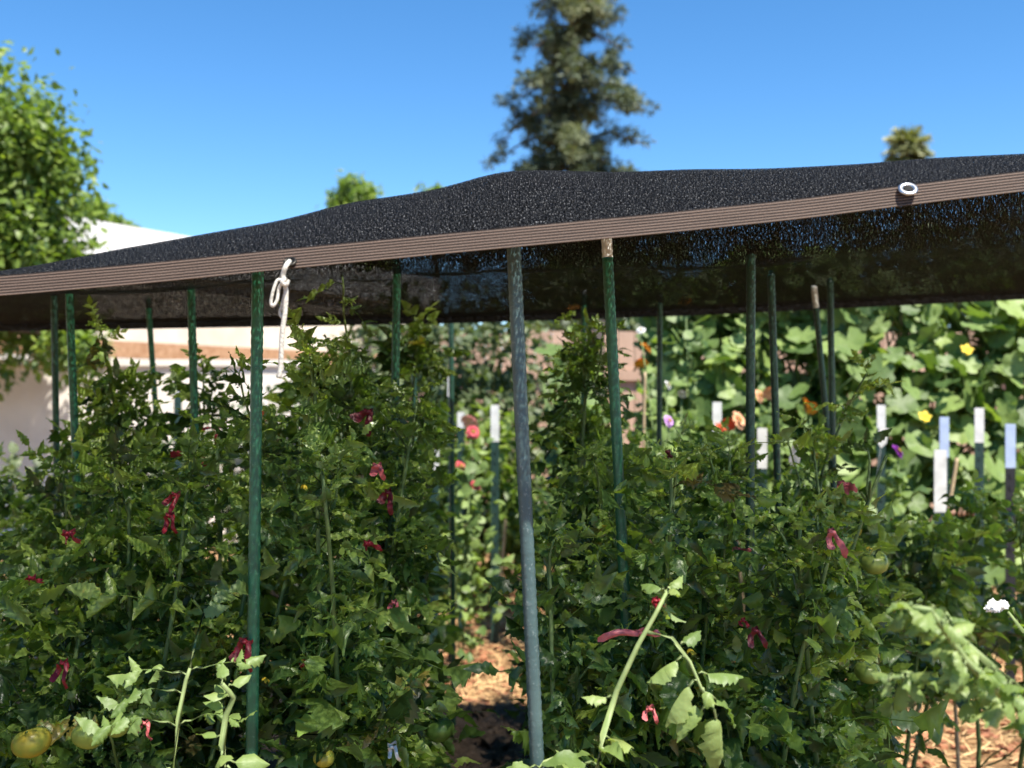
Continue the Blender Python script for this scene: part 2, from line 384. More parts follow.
# ------------------------------------------------------------------ tomato plants
def tomato_foliage(seed, h, rad, n, leaf=.2, z0=.2, tmpl=LEAVES, shoots=8, spire=0.0, lim=(-9, 9)):
    """stem mesh and leaf mesh of one staked tomato plant, rooted at the origin"""
    r = np.random.default_rng(seed); st = MB(); lf = MB()
    pos = []; dirs = []; size = []; tint = []
    def leaf_at(p, az, el, s, tn):
        pos.append(p); dirs.append((math.cos(az) * math.cos(el), math.sin(az) * math.cos(el), math.sin(el))); size.append(s); tint.append(tn)
    def stem(p0, d0, length, r0, steps, k_leaf, ls, lift=.15, side=False, wob=.13):
        pts = [np.array(p0, float)]; d = np.array(d0, float); d /= np.linalg.norm(d)
        for _ in range(steps):
            d = d + r.normal(0, wob, 3) + np.array([0, 0, lift]); d /= np.linalg.norm(d)
            pts.append(pts[-1] + d * length / steps)
        if side and not (lim[0] < pts[-1][0] < lim[1]): return pts
        st.tube(pts, list(np.linspace(r0, r0 * .45, len(pts))), 6)
        az = r.uniform(0, 6.28)
        for k in range(k_leaf):
            t = (k + r.uniform(.1, .9)) / k_leaf; f = t * steps; i = min(int(f), steps - 1)
            q = pts[i] * (1 - (f - i)) + pts[i + 1] * (f - i)
            az += 2.4 + r.normal(0, .5)
            s = ls * r.uniform(.6, 1.25) * (1.08 - .5 * t ** 2)
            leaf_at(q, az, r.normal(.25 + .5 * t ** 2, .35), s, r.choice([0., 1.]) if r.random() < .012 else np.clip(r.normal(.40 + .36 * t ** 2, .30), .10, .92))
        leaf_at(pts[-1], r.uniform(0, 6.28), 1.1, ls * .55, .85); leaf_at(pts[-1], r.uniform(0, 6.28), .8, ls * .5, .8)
        return pts
    ns = 3; main = []
    for k in range(ns):
        a = 6.28 * k / ns + r.uniform(0, 1); hh = h * r.uniform(.80, 1.0) if k else h
        main.append(stem((math.cos(a) * .05, math.sin(a) * .05, 0), (math.cos(a) * rad * .55, math.sin(a) * rad * .55, h), hh * 1.04, .008, 12, int(n * .20), leaf, .06, False, .06))
    for k in range(shoots):
        m_ = main[r.integers(ns)]; q = m_[r.integers(2, 11)]; a = r.uniform(0, 6.28)
        stem(q, (math.cos(a), math.sin(a), .5), rad * r.uniform(.5, 1.05), .004, 5, int(n * .40 / shoots) + 2, leaf * .9, .10, True)
    for m_ in main:
        stem(m_[-2], (r.normal(0, .2), r.normal(0, .2), 1), .12, .004, 4, 7, leaf * .7, .1)
    if spire:
        for k in range(4):
            stem(main[k % 3][-2], (r.normal(0, .22), r.normal(0, .22), 1), spire * (1, .75, .9, .5)[k], .0045, 8, 15, leaf * .72, .1)
    pos = np.array(pos); tipx = pos[:, 0] + np.array(dirs)[:, 0] * np.array(size); keep = (pos[:, 2] > z0 * .5) & (tipx > lim[0]) & (tipx < lim[1])
    pos = pos[keep]; dirs = np.array(dirs)[keep]; size = np.array(size)[keep]; tint = np.array(tint)[keep]
    up = np.tile([[0., 0., 1.]], (len(pos), 1)) + r.normal(0, .5, (len(pos), 3))
    scatter(lf, tmpl, r, pos, dirs, up, size, tint)
    return st, lf

def tomato_mesh(r, rad, squash=.8):
    mb = MB(); seg, rings = 24, 12; V = []
    for i in range(rings + 1):
        ph = math.pi * i / rings
        for k in range(seg):
            th = 2 * math.pi * k / seg
            lob = 1 + .035 * math.cos(5 * th + r.uniform(0, .1)) * math.sin(ph)
            x = math.sin(ph) * lob; z = math.cos(ph) * squash
            z -= .22 * math.exp(-(ph / .38) ** 2)
            V.append((rad * x * math.cos(th), rad * x * math.sin(th), rad * z))
    Q = [(i * seg + k, (i + 1) * seg + k, (i + 1) * seg + (k + 1) % seg, i * seg + (k + 1) % seg) for i in range(rings) for k in range(seg)]
    mb.add(V, Q); return mb

def add_tomato(root, world_pos, rad, mat, seed=0, tilt=(0.3, 0.2)):
    r = np.random.default_rng(seed)
    o = tomato_mesh(r, rad).build("tomato", M[mat], root)
    o.location = Vector(world_pos) - root.location; o.rotation_euler = (tilt[0], tilt[1], r.uniform(0, 6))
    c = MB()
    for k in range(5):
        V, Q = BLADE[k % len(BLADE)]; a = 1.257 * k
        F = frames(np.array([[math.cos(a), math.sin(a), .25]]), np.array([[0, 0, 1.]]))
        c.batch(V, Q, F, np.array([[0, 0, rad * .60]]), [rad * .85], np.array([.6]))
    c.tube([(0, 0, rad * .55), (rad * .1, 0, rad * 1.0), (rad * .35, .0, rad * 1.5)], .0028, 6)
    c.build("calyx", M['stem'], o)
    return o

def blossoms(root, r, n, h, rad):
    """small yellow tomato flowers, one part each"""
    for _ in range(n):
        a = r.uniform(0, 6.28); mb = MB(); q = rad * r.uniform(.5, .95)
        p = np.array([math.cos(a) * q, math.sin(a) * q - .02, h * r.uniform(.5, .95)])
        for k in range(5):
            V, Q = BLADE[k]; b = 1.257 * k
            F = frames(np.array([[math.cos(b), math.sin(b), -.5]]), np.array([[0, 0, 1.]])); mb.batch(V, Q, F, p[None], [.014], np.array([.5]))
        mb.build("flower", M['yellow_petal'], root)

def tomato_plant(px, Y, top, label, seed, rad=.25, n=170, leaf=.19, spire=0.0, far=False, flowers=2, shoots=12, lim=(-9, 9), z0=.2):
    x = (px - 512) * Y / FPX; h = EYE + (HZ - top) * Y / FPX - spire * .8
    root = empty("tomato_plant", (x, Y, 0.05))
    tag(root, label, "tomato plant", "tomato plants staked under the shade cloth")
    st, lf = tomato_foliage(seed, h - .05, rad, n, leaf, tmpl=LEAVES_FAR if far else LEAVES, spire=spire, shoots=shoots, lim=(lim[0] - x, lim[1] - x), z0=z0)
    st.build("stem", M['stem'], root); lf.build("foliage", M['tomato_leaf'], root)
    blossoms(root, np.random.default_rng(seed + 500), flowers, h, rad)
    return root

tp = {}
tp['a'] = tomato_plant(30, 1.95, 480, "bushy tomato plant with dark drooping leaves in the bottom left corner of the photo", 1, .22, 348, .149)
tp['b'] = tomato_plant(165, 2.15, 425, "leafy tomato plant bearing the long red ribbons, just left of the front green stake", 2, .20, 348, .144, lim=(-9, -.49))
tp['c'] = tomato_plant(345, 2.10, 375, "dense tomato plant directly right of the front green stake and the white cord", 3, .16, 382, .144, lim=(-.425, -.115))
tp['d'] = tomato_plant(378, 2.45, 262, "tallest tomato plant, its feathery shoots reaching up into the shade cloth left of centre", 4, .20, 448, .140, .46, lim=(-9, -.115))
tp['e'] = tomato_plant(618, 1.98, 490, "low dark tomato plant immediately right of the grey blue front stake", 5, .15, 336, .149, lim=(.035, 9))
tp['f'] = tomato_plant(680, 2.30, 425, "lighter green tomato plant between the white tipped stake and the speckled dark stake", 6, .20, 348, .144, .06, lim=(.035, .475))
tp['g'] = tomato_plant(770, 2.05, 525, "dark tomato plant with curled leaves below the bright pink ribbon", 7, .18, 348, .149)
tp['h'] = tomato_plant(824, 2.55, 372, "tomato plant with a thin tall shoot, carrying the green fruit beside the pink ribbons", 8, .20, 380, .140, .44, lim=(.54, .93))
tp['i'] = tomato_plant(15, 2.85, 410, "tomato plant at the left edge behind the corner plant, before the shaded wall", 9, .25, 266, .154)
tp['j'] = tomato_plant(130, 2.95, 318, "yellowish green tomato plant whose long bare shoot rises against the black cloth", 10, .22, 278, .154, .30)
tp['k'] = tomato_plant(218, 3.20, 322, "tomato plant behind the front green stake, sprays of leaves against the cream house", 31, .17, 264, .151, .20, True, z0=1.2)
tp['l'] = tomato_plant(335, 3.35, 320, "shaded tomato plant behind the white cord, in front of the brown board", 12, .18, 220, .154, .1, True, lim=(-9, -.17))
tp['m'] = tomato_plant(572, 2.95, 300, "slender tomato plant with a bright bushy top just right of the grey blue stake", 13, .10, 266, .133, .20, lim=(.035, 9))
tp['n'] = tomato_plant(655, 3.40, 440, "tomato plant below the orange flowers, behind the white tipped stake", 14, .20, 255, .154, .05, True)
tp['o'] = tomato_plant(765, 3.55, 520, "tomato plant behind the speckled dark stake, in front of the coral flowers", 15, .24, 243, .154, 0, True)
tp['p'] = tomato_plant(890, 3.20, 510, "dark tomato plant to the left of the white topped post and leaning cane", 16, .20, 255, .154, 0, True, z0=.9)
tp['q'] = tomato_plant(405, 4.10, 420, "distant tomato plant at the left side of the mulch path", 17, .16, 220, .144, 0, True, lim=(-9, -.23))
tp['r'] = tomato_plant(585, 4.20, 425, "distant tomato plant at the right side of the mulch path", 18, .12, 220, .133, 0, True, lim=(.06, 9))
tp['t'] = tomato_plant(95, 2.5, 480, "lush tomato plant filling the lower left between the corner plant and the ribbon plant", 20, .24, 371, .149)
tp['u'] = tomato_plant(225, 2.6, 455, "tomato plant in the shade directly behind the lower front green stake", 21, .20, 301, .144, lim=(-9, -.62))
tp['v'] = tomato_plant(40, 3.6, 450, "tomato plant farthest back at the left edge, against the white garden wall", 22, .26, 232, .154, 0, True)
tp['s'] = tomato_plant(1000, 3.5, 530, "dark tomato plant at the right edge beneath the black white topped post", 19, .24, 232, .154, 0, True, z0=1.0)

add_tomato(tp['a'], P(32, 742, 1.84), .032, 'turning_fruit', 1)
add_tomato(tp['a'], P(88, 736, 1.80), .026, 'green_fruit', 2, (.5, -.2))
add_tomato(tp['a'], P(117, 728, 1.82), .019, 'green_fruit', 3, (.2, .4))
add_tomato(tp['h'], P(874, 562, 2.25), .029, 'green_fruit', 4, (.4, .3))
add_tomato(tp['h'], P(868, 672, 2.2), .027, 'green_fruit', 5, (.3, .1))
add_tomato(tp['h'], P(838, 660, 2.2), .022, 'dark_green_fruit', 8, (.3, .1))
for k, (x, y) in enumerate(((358, 760), (377, 754), (372, 772))): add_tomato(tp['c'], P(x, y, 2.0 + .02 * k), .020, 'red_fruit', 20 + k)
add_tomato(tp['c'], P(324, 758, 1.85), .018, 'turning_fruit', 30)
add_tomato(tp['c'], P(308, 664, 1.98), .016, 'red_fruit', 31)
add_tomato(tp['c'], P(440, 730, 1.98), .026, 'dark_green_fruit', 32)

# ------------------------------------------------------------------ plants in the sun before the cloth
def shoot(name, pts, r0, label, cat, leaves, mat='pale_leaf', tmpl=None, leaf=.055, foot=True):
    """a stem through given points with blades, rooted in the ground: leaves = list of (t, azimuth, elevation, size)"""
    root = empty(name, pts[0]); tag(root, label, cat)
    b = Vector(pts[0]); rel = [Vector(p) - b for p in pts]
    s = MB(); s.tube(rel, list(np.linspace(r0, r0 * .6, len(rel))), 8)
    l = MB(); r = np.random.default_rng(len(pts) * 7 + int(b.x * 100) % 50)
    n_ = len(rel) - 1; pos = []; d = []; sz = []; tn = []
    for (t, az, el, size) in leaves:
        f = t * n_; i = min(int(f), n_ - 1); q = rel[i].lerp(rel[i + 1], f - i)
        dd = Vector((math.cos(az) * math.cos(el), math.sin(az) * math.cos(el), math.sin(el)))
        tip = q + dd * size * .3; s.tube([q, q + dd * size * .16 + Vector((0, 0, .004)), tip], [.0022, .0018, .0014], 5)
        pos.append(tip); d.append(dd); sz.append(size); tn.append(r.uniform(.2, .9))
    up = np.tile([[0., -.35, 1.]], (len(pos), 1)) + r.normal(0, .3, (len(pos), 3))
    scatter(l, tmpl or CRISP, r, np.array(pos), np.array(d), up, np.array(sz), np.array(tn))
    if foot: s.tube([Vector((rel[0].x * .0 + .03, .06, -b.z - .02)), Vector((.01, .03, -b.z * .45)), rel[0]], [r0 * 1.5, r0 * 1.25, r0], 8)
    s.build("stem", M['pale_stem'], root); l.build("foliage", M[mat], root); return root

Y = 1.50
lean_ = shoot("leafy_shoot", [P(596, 775, Y), P(603, 735, Y), P(617, 690, Y), P(638, 645, Y + .01), P(655, 615, Y + .02), P(668, 590, Y + .03)], .0046,
      "pale leaning leafy stem with a drooping side stem, sunlit before the centre plants", "shoot",
      [(.05, 3.3, .2, .06), (.02, 5.5, -.1, .07), (.12, -1.2, .3, .05), (.36, 3.2, .2, .035), (.97, 2.6, .7, .03), (.98, .5, .8, .03), (.99, -1, .5, .025), (.9, .1, -.9, .035), (.18, .5, -.1, .04)])
side_ = shoot("leafy_shoot", [P(648, 632, Y + .015), P(672, 638, Y), P(690, 662, Y - .01), P(702, 690, Y - .02), P(712, 705, Y - .02)], .0032,
      "drooping side stem with five broad sunlit leaves beside the leaning stem", "shoot",
      [(.35, .6, .5, .038), (.45, 3.4, -.25, .05), (.62, .1, .1, .052), (.66, 3.6, -.45, .055), (.85, .2, -.35, .048), (.95, 3.4, -.7, .055), (1, -1.2, -1.0, .065), (.75, -1.4, -.1, .03)], foot=False)
shoot("leafy_shoot", [P(520, 790, 1.62), P(545, 762, 1.6), P(570, 752, 1.58)], .004, "low pale leaves at the foot of the grey blue stake", "shoot",
      [(.2, 2.9, .3, .06), (.5, -.8, .2, .07), (.8, .3, .1, .06), (.9, -1.6, .1, .07), (.4, 3.4, .1, .05)])
def join_plant(first, *rest):
    for q in rest:
        off = q.location - first.location
        for c_ in list(q.children): c_.parent = first; c_.location = off
        bpy.data.objects.remove(q)
    return first
# left: curled pale plant in the sun
join_plant(lean_, side_)
shoot("wilted_plant", [P(228, 790, 1.58), P(222, 745, 1.58), P(226, 715, 1.58), P(234, 697, 1.58), P(222, 684, 1.56)], .0055,
      "pale wilting sprig with curled tips in the sun left of the front green stake", "plant",
      [(t, a, e, s) for t, a, e, s in ((.55, 3.2, .5, .03), (.7, 2.6, .5, .035), (.8, 3.5, .2, .03), (.9, .3, .6, .03), (1, 1.9, .8, .03), (.2, -1.5, .2, .045), (.1, 3.6, .1, .05), (.15, .1, .0, .05), (.3, 3.3, .4, .03), (.05, -2, .3, .05), (.12, -.8, .2, .05))], tmpl=BLADE)
shoot("leafy_shoot", [P(172, 790, 1.6), P(178, 720, 1.62), P(186, 680, 1.63), P(190, 668, 1.63)], .004,
      "upright young leaf glowing yellow green in the sun left of the wilting sprig", "shoot",
      [(1, 1.3, 1.15, .14), (.9, .2, .2, .07), (.8, 3.0, .1, .08), (.3, 3.4, .35, .09), (.08, -1.7, .5, .10), (.55, 3.2, .2, .08), (.3, .2, .4, .07)], mat='pale_leaf', tmpl=LEAVES[:4])
# right: near potato-like branch hanging into the frame, out of focus
def rb(name, pts, r0, label, seed, nl, sz, foot=False):
    rr = random.Random(seed)
    lv = [((k + .5) / nl, rr.uniform(2.2, 4.2) if rr.random() < .6 else rr.uniform(-1.8, 1.0), rr.uniform(-.9, .5), sz * rr.uniform(.7, 1.2)) for k in range(nl)]
    return shoot(name, pts, r0, label, "plant", lv, foot=foot)
b1_ = rb("leafy_plant", [P(1060, 740, 1.18), P(1025, 715, 1.18), P(995, 690, 1.16), P(965, 660, 1.15), P(945, 630, 1.14), P(930, 610, 1.14), P(900, 606, 1.15)], .0050, "blurred pale green plant arching in from the right edge, close to the camera", 2, 50, .029, True)
b2_ = rb("leafy_plant", [P(1040, 700, 1.22), P(990, 665, 1.2), P(962, 640, 1.19), P(940, 612, 1.2)], .0045, "second pale branch just behind the near one, its leaves folded upward at the right edge", 9, 30, .029)
b3_ = rb("leafy_plant", [P(990, 700, 1.24), P(950, 683, 1.22), P(915, 676, 1.2), P(890, 678, 1.2)], .0038, "lowest pale branch reaching left over the bark mulch with hanging leaves", 6, 24, .028)
join_plant(b1_, b2_, b3_)

# ------------------------------------------------------------------ shade cloth
hem_px = [(-600, 318), (-260, 296), (0, 283), (150, 270), (290, 255.5), (515, 234), (650, 221.5), (800, 206), (908, 192), (1024, 178), (1400, 138)]
Yh = 1.45
hx = np.array([(a - 512) * Yh / FPX for a, b in hem_px]); hz = np.array([EYE + (HZ - b) * Yh / FPX for a, b in hem_px])
sil = [(-300, 300), (0, 272), (100, 256), (200, 236), (270, 222), (340, 205), (440, 187), (475, 179), (503, 170.5), (520, 171), (560, 171.5), (640, 172.5), (720, 170), (850, 164), (1024, 157), (1500, 140)]
Yr = 1.86
rx = np.array([(a - 512) * Yr / FPX for a, b in sil]); rz_ = np.array([EYE + (HZ - b) * Yr / FPX for a, b in sil])
Yf = 4.15
far = [(-150, 333), (0, 324), (230, 320), (450, 316), (700, 308), (1024, 292), (1080, 290)]
fx = np.array([(a - 512) * Yf / FPX for a, b in far]); fz = np.array([EYE + (HZ - b) * Yf / FPX for a, b in far])
X0, X1 = -2.25, 2.02
def cloth_rows(x):
    h = np.interp(x, hx, hz) ; r_ = np.interp(x, rx, rz_); f = np.interp(x, fx, fz)
    v = np.interp(x, [-2.2, -.9, -.3, .43, 1.16, 2.1], [1.60, 1.63, 1.68, 1.692, 1.748, 1.80])
    b = np.interp(x, [-2.2, -1, 0, 1, 2.1], [1.67, 1.70, 1.745, 1.775, 1.84])
    return [h, h + (r_ - h) * .56 - .004, r_, (r_ + v) / 2 + .004, v, (v + b) / 2, b, (b + f) / 2 + .012, f]
cy_rows = [Yh, 1.64, Yr, 2.15, 2.5, 2.85, 3.2, 3.75, Yf]
nx, ny = 150, 100
xs = np.linspace(X0, X1, nx + 1); RW = np.array([cloth_rows(x) for x in xs])          # (nx+1, 9)
def smooth(a, k):
    for _ in range(k): a = np.concatenate([a[:1], (a[:-2] + 2 * a[1:-1] + a[2:]) / 4, a[-1:]])
    return a
RW[:, 1:-1] = smooth(RW[:, 1:-1], 3)
yv = np.linspace(0, 1, ny + 1)
def catmull(xk, yk, x):
    m_ = np.gradient(yk, xk); i = np.clip(np.searchsorted(xk, x) - 1, 0, len(xk) - 2)
    h = xk[i + 1] - xk[i]; t = (x - xk[i]) / h
    return (2 * t**3 - 3 * t**2 + 1) * yk[i] + (t**3 - 2 * t**2 + t) * h * m_[i] + (-2 * t**3 + 3 * t**2) * yk[i + 1] + (t**3 - t**2) * h * m_[i + 1]
yk = np.array(cy_rows); Ys = Yh + (Yf - Yh) * yv
cl_root = empty("shade_cloth", (0, 2.8, 0)); tag(cl_root, "black knitted shade cloth with brown webbing hem draped over the tops of the stakes", "shade cloth")
cl = MB(); V = []
rr = np.random.default_rng(2); wr = smooth(rr.normal(0, .012, nx + 1), 4)
for i, x in enumerate(xs):
    z = catmull(yk, RW[i], Ys)
    w = np.sin(np.pi * yv) 
    z = z + w * (.003 * np.sin(x * 9 + Ys * 7) + .002 * np.sin(x * 21 - Ys * 13) + wr[i] * .5)
    V += [(x, Ys[j] - 2.8, z[j]) for j in range(ny + 1)]
V = np.array(V)
Q = [(i * (ny + 1) + j, (i + 1) * (ny + 1) + j, (i + 1) * (ny + 1) + j + 1, i * (ny + 1) + j + 1) for i in range(nx) for j in range(ny)]
for k in range(6): cl.add(V + np.array([0, 0, -.0009 * k]), Q)      # the knit is about 4 mm deep
net = cl.build("net", M['net'], cl_root)
zmid = V.reshape(nx + 1, ny + 1, 3)[nx // 2]
arc = np.concatenate([[0], np.cumsum(np.hypot(np.diff(zmid[:, 1]), np.diff(zmid[:, 2])))])
uvv = np.tile(np.c_[np.repeat(xs, ny + 1), np.tile(arc, nx + 1)], (6, 1)).astype(np.float32)
uvl = net.data.uv_layers.new(name="UVMap"); li = np.zeros(len(net.data.loops), np.int32); net.data.loops.foreach_get("vertex_index", li)
uvl.data.foreach_set("uv", uvv[li].ravel())

def strip(name, mat, zf, y, hgt, thick, x0, x1, nseg, parent, lean=0.0):
    """a folded webbing band running along X with UVs: u = metres along, v = 0..1 across"""
    mb = MB(); prof = [(-thick, -.5), (-thick, .5), (thick, .5), (thick, -.5)]
    V = []; UV = []
    for i in range(nseg + 1):
        x = x0 + (x1 - x0) * i / nseg; z = zf(x)
        for (dy, dz) in prof:
            V.append((x, y + dy + lean * dz * hgt, z + dz * hgt)); UV.append((x, dz + .5))
    k = len(prof)
    Q = [(i * k + a, (i + 1) * k + a, (i + 1) * k + (a + 1) % k, i * k + (a + 1) % k) for i in range(nseg) for a in range(k)]
    mb.add(V, Q); o = mb.build(name, mat, parent, False)
    me = o.data; uvl = me.uv_layers.new(name="UVMap"); li = np.zeros(len(me.loops), np.int32); me.loops.foreach_get("vertex_index", li)
    uvl.data.foreach_set("uv", np.array(UV, np.float32)[li].ravel()); return o
hzf = lambda x: float(np.interp(x, xs, smooth(np.interp(xs, hx, hz), 2) )) - .004
fzf = lambda x: float(np.interp(x, xs, np.interp(xs, fx, fz))) - .008
strip("front_hem", M['hem'], hzf, Yh - 2.8, .0275, .0022, X0, X1, 150, cl_root, lean=.25)
strip("back_hem", M['shadowed_hem'], fzf, Yf - 2.8, .040, .0025, X0, X1, 80, cl_root)

def grommet(px, py, mat, R0=.0128, R1=.0062):
    c = P(px, py, Yh - .006); mb = MB(); V = []; seg = 32; k = 8
    for i in range(seg):
        th = 2 * math.pi * i / seg
        for j in range(k):
            ph = 2 * math.pi * j / k; rr_ = (R0 + R1) / 2 + (R0 - R1) / 2 * math.cos(ph)
            V.append((rr_ * math.cos(th) * 1.0, .0022 * math.sin(ph), rr_ * math.sin(th)))
    Q = [(i * k + j, i * k + (j + 1) % k, ((i + 1) % seg) * k + (j + 1) % k, ((i + 1) % seg) * k + j) for i in range(seg) for j in range(k)]
    mb.add(V, Q); o = mb.build("grommet", mat, cl_root); o.location = c - cl_root.location; o.rotation_euler = (R(-42), R(-7), 0)
    d = MB(); d.tube([(0, -.0005, 0), (0, .002, 0)], R1 * 1.02, 24); e = d.build("eyelet", M['shadowed_hem'], o); return o
grommet(908, 189, M['metal']); grommet(290, 262, M['dark_metal'], .009, .005)

# white cord tied through the grommet
cr = empty("cord", P(289, 262, 1.44)); tag(cr, "knotted white cord hanging from the hem of the shade cloth", "cord")
b = cr.location
def cpath(mb, pts, rad):
    pts = [Vector(p) - b for p in pts]; out_ = []
    for i in range(len(pts) - 1):
        p0 = pts[max(i - 1, 0)]; p1 = pts[i]; p2 = pts[i + 1]; p3 = pts[min(i + 2, len(pts) - 1)]
        for k in range(6):
            t = k / 6; out_.append(.5 * ((2 * p1) + (p2 - p0) * t + (2 * p0 - 5 * p1 + 4 * p2 - p3) * t * t + (3 * p1 - p0 - 3 * p2 + p3) * t**3))
    out_.append(pts[-1]); mb.tube(out_, rad, 8)
c1 = MB(); cpath(c1, [P(290, 261, 1.445), P(286, 266, 1.428), P(283, 275, 1.43), P(284, 281, 1.43), P(286, 292, 1.43), P(285, 312, 1.43), P(282, 335, 1.43), P(281, 360, 1.432), P(279, 378, 1.432)], .0033)
c1.build("strand", M['twine'], cr)
c2 = MB(); cpath(c2, [P(285, 281, 1.425), P(278, 280, 1.422), P(274, 288, 1.42), P(271, 302, 1.42), P(273, 306, 1.42), P(277, 300, 1.422), P(279, 288, 1.424), P(283, 282, 1.422)], .0021)
c2.build("loop", M['twine'], cr)
c3 = MB(); cpath(c3, [P(287, 279, 1.423), P(282, 282, 1.42), P(286, 285, 1.422), P(288, 280, 1.424)], .0028); c3.build("knot", M['twine'], cr)
c4 = MB(); cpath(c4, [P(286, 290, 1.437), P(282, 305, 1.438), P(280, 314, 1.438), P(284, 322, 1.438), P(281, 345, 1.438), P(282, 372, 1.438)], .0022); c4.build("strand", M['twine'], cr)

# ------------------------------------------------------------------ green stakes
def stake(px0, y0, px1, y1, Y, dia, mat, label, white_tip=0.0, lean_y=0.0):
    """a plastic coated steel stake with raised dimples, from its top pixel through a lower pixel"""
    top = P(px0, y0, Y); low = P(px1, y1, Y + lean_y); d = (low - top); d = d / -d.z
    foot = top + d * (top.z + .02)
    root = empty("garden_stake", (foot.x, foot.y, 0)); tag(root, label, "garden stake", "green coated stakes holding up the tomatoes")
    ax = (top - foot); L = ax.length; q = ax.to_track_quat('Z', 'Y').to_matrix().to_4x4()
    def shaft(z0, z1, name, material, rad):
        mb = MB(); seg = 20; n_ = max(4, int((z1 - z0) / .006)); V = []
        for i in range(n_ + 1):
            z = z0 + (z1 - z0) * i / n_
            for k in range(seg):
                th = 2 * math.pi * k / seg
                a_ = math.sin(3 * th + z * 210) * math.sin(3 * th - z * 210)
                rr_ = rad * (1 + .13 * max(0, a_)) * (1 + .012 * math.sin(z * 9))
                V.append((rr_ * math.cos(th), rr_ * math.sin(th), z))
        Q = [(i * seg + k, i * seg + (k + 1) % seg, (i + 1) * seg + (k + 1) % seg, (i + 1) * seg + k) for i in range(n_) for k in range(seg)]
        c0 = len(V); V += [(0, 0, z1 + rad * .6)]; T = [(c0, n_ * seg + k, n_ * seg + (k + 1) % seg) for k in range(seg)]
        mb.add(V, Q, T); o = mb.build(name, material, root); o.matrix_local = q; return o
    zt = L - white_tip
    shaft(0, zt, "shaft", M[mat], dia / 2)
    if white_tip: shaft(zt + .0005, L, "tip", M['worn_white'], dia / 2 * .98)
    else:
        t = MB(); t.tube([(0, 0, L), (0, 0, L + .006), (0, 0, L + .010)], [dia * .47, dia * .42, dia * .2], 14); o = t.build("tip", M[mat], root); o.matrix_local = q
    return root
stake(513, 246, 536, 752, 1.62, .0195, 'stake_grey', "thick weathered grey blue stake standing nearest, in front of the path")
stake(258, 270, 252, 760, 1.77, .0185, 'stake_green', "bright green front stake beside the hanging white cord")
stake(606, 238, 622, 552, 2.0, .0185, 'stake_green', "green stake with a worn white top, right of the grey blue stake", .056)
stake(751, 256, 750, 540, 2.4, .0190, 'stake_dark', "speckled dark stake rising to the cloth right of the lilac flower")
stake(771, 282, 778, 500, 2.9, .0185, 'stake_dark', "slim dark stake immediately right of the speckled dark stake")
stake(814, 293, 826, 420, 3.6, .0185, 'stake_dark', "far leaning stake with a pale tip, left one of a close pair", .07)
stake(830, 288, 832, 400, 3.4, .0190, 'stake_dark', "upright dark stake touching the pale tipped leaning stake on its right side")
stake(191, 295, 197, 520, 2.7, .0185, 'stake_green', "green stake left of the front green stake, red ribbon tied to it")
stake(69, 296, 78, 520, 2.75, .0190, 'stake_green', "green stake near the left edge, nearer of the two standing there")
stake(54, 301, 57, 500, 3.3, .0190, 'stake_dark', "dark grey stake just left of a green stake near the left edge")
stake(148, 305, 156, 420, 3.8, .0185, 'stake_green', "small far green stake between the left edge pair and the ribbon stake")
stake(397, 272, 395, 420, 2.65, .0185, 'stake_green', "green stake half hidden inside the tallest tomato plant")
stake(660, 300, 659, 480, 4.0, .0190, 'stake_dark', "thin dark stake in front of the lilac flower, right of the orange flowers")
stake(584, 297, 582, 480, 4.0, .0180, 'stake_green', "far stake topping the slender tomato plant beside the grey blue stake", .012)
stake(451, 315, 452, 480, 4.3, .0190, 'stake_dark', "far dark stake in front of the grey green shrub")
stake(414, 320, 414, 470, 4.4, .0185, 'stake_dark', "farthest dark stake, right of the tallest tomato plant")

# ------------------------------------------------------------------ plant ties
def tie(px, py, Y, label, mat, length=.06, width=.016, ang=0.0, ring=.012, cross=0.0, group="ribbon ties on the tomato plants"):
    """ribbon looped round a stake or stem with a knot and two hanging tails"""
    c = P(px, py, Y); r = np.random.default_rng(int(px * 7 + py)); mb = MB(); V = []; width *= .72; length *= .85
    seg = 16
    for i in range(seg + 1):
        th = 2 * math.pi * i / seg; w = width * .5 * (1 + .2 * math.sin(3 * th))
        for s in (-.5, .5): V.append((ring * math.cos(th), ring * math.sin(th), s * w + .003 * math.sin(2 * th)))
    Q = [(i * 2, i * 2 + 2, i * 2 + 3, i * 2 + 1) for i in range(seg)]
    mb.add(V, Q)
    for sgn in (-1, 1):
        p = np.array([sgn * .004, -ring - .002, 0]); a = ang + sgn * r.uniform(.1, .5); n_ = 7; V = []
        d = np.array([math.sin(a), -.25, -math.cos(a)]); L = length * (1 if sgn > 0 else r.uniform(.45, .9))
        if cross and sgn < 0: d = np.array([-1., -.1, .15]); L = cross
        for i in range(n_ + 1):
            t = i / n_; q = p + d * L * t + np.array([0, 0, -.25 * L * t * t if cross and sgn < 0 else 0])
            side = np.array([math.cos(a + .8 * t), .5 * math.sin(5 * t + sgn), math.sin(a)]) if not (cross and sgn < 0) else np.array([0, .5 * math.sin(4 * t), 1])
            w = width * .5 * (.55 + .6 * t + r.normal(0, .08)) * (1 - .5 * (t > .95))
            off = np.array([0, .008 * math.sin(6 * t + sgn), 0])
            V += [q - side * w + off, q + off * .2 + np.array([0, -.004, 0]), q + side * w + off]
        Q = [(i * 3 + k, i * 3 + k + 1, i * 3 + k + 4, i * 3 + k + 3) for i in range(n_) for k in range(2)]
        mb.add(V, Q)
    # knot
    kn = tomato_mesh(r, width * .42, .7); kv = np.concatenate(kn.v) + np.array([0, -ring - .001, 0]); mb.add(kv, kn.q[0])
    o = mb.build("plant_tie", M[mat]); o.location = c; tag(o, label, "plant tie", group); return o
tie(200, 452, 2.68, "dark red ribbon tied round the green stake left of the front green stake", 'red_tie', .055, .026, .25, .013, .06)
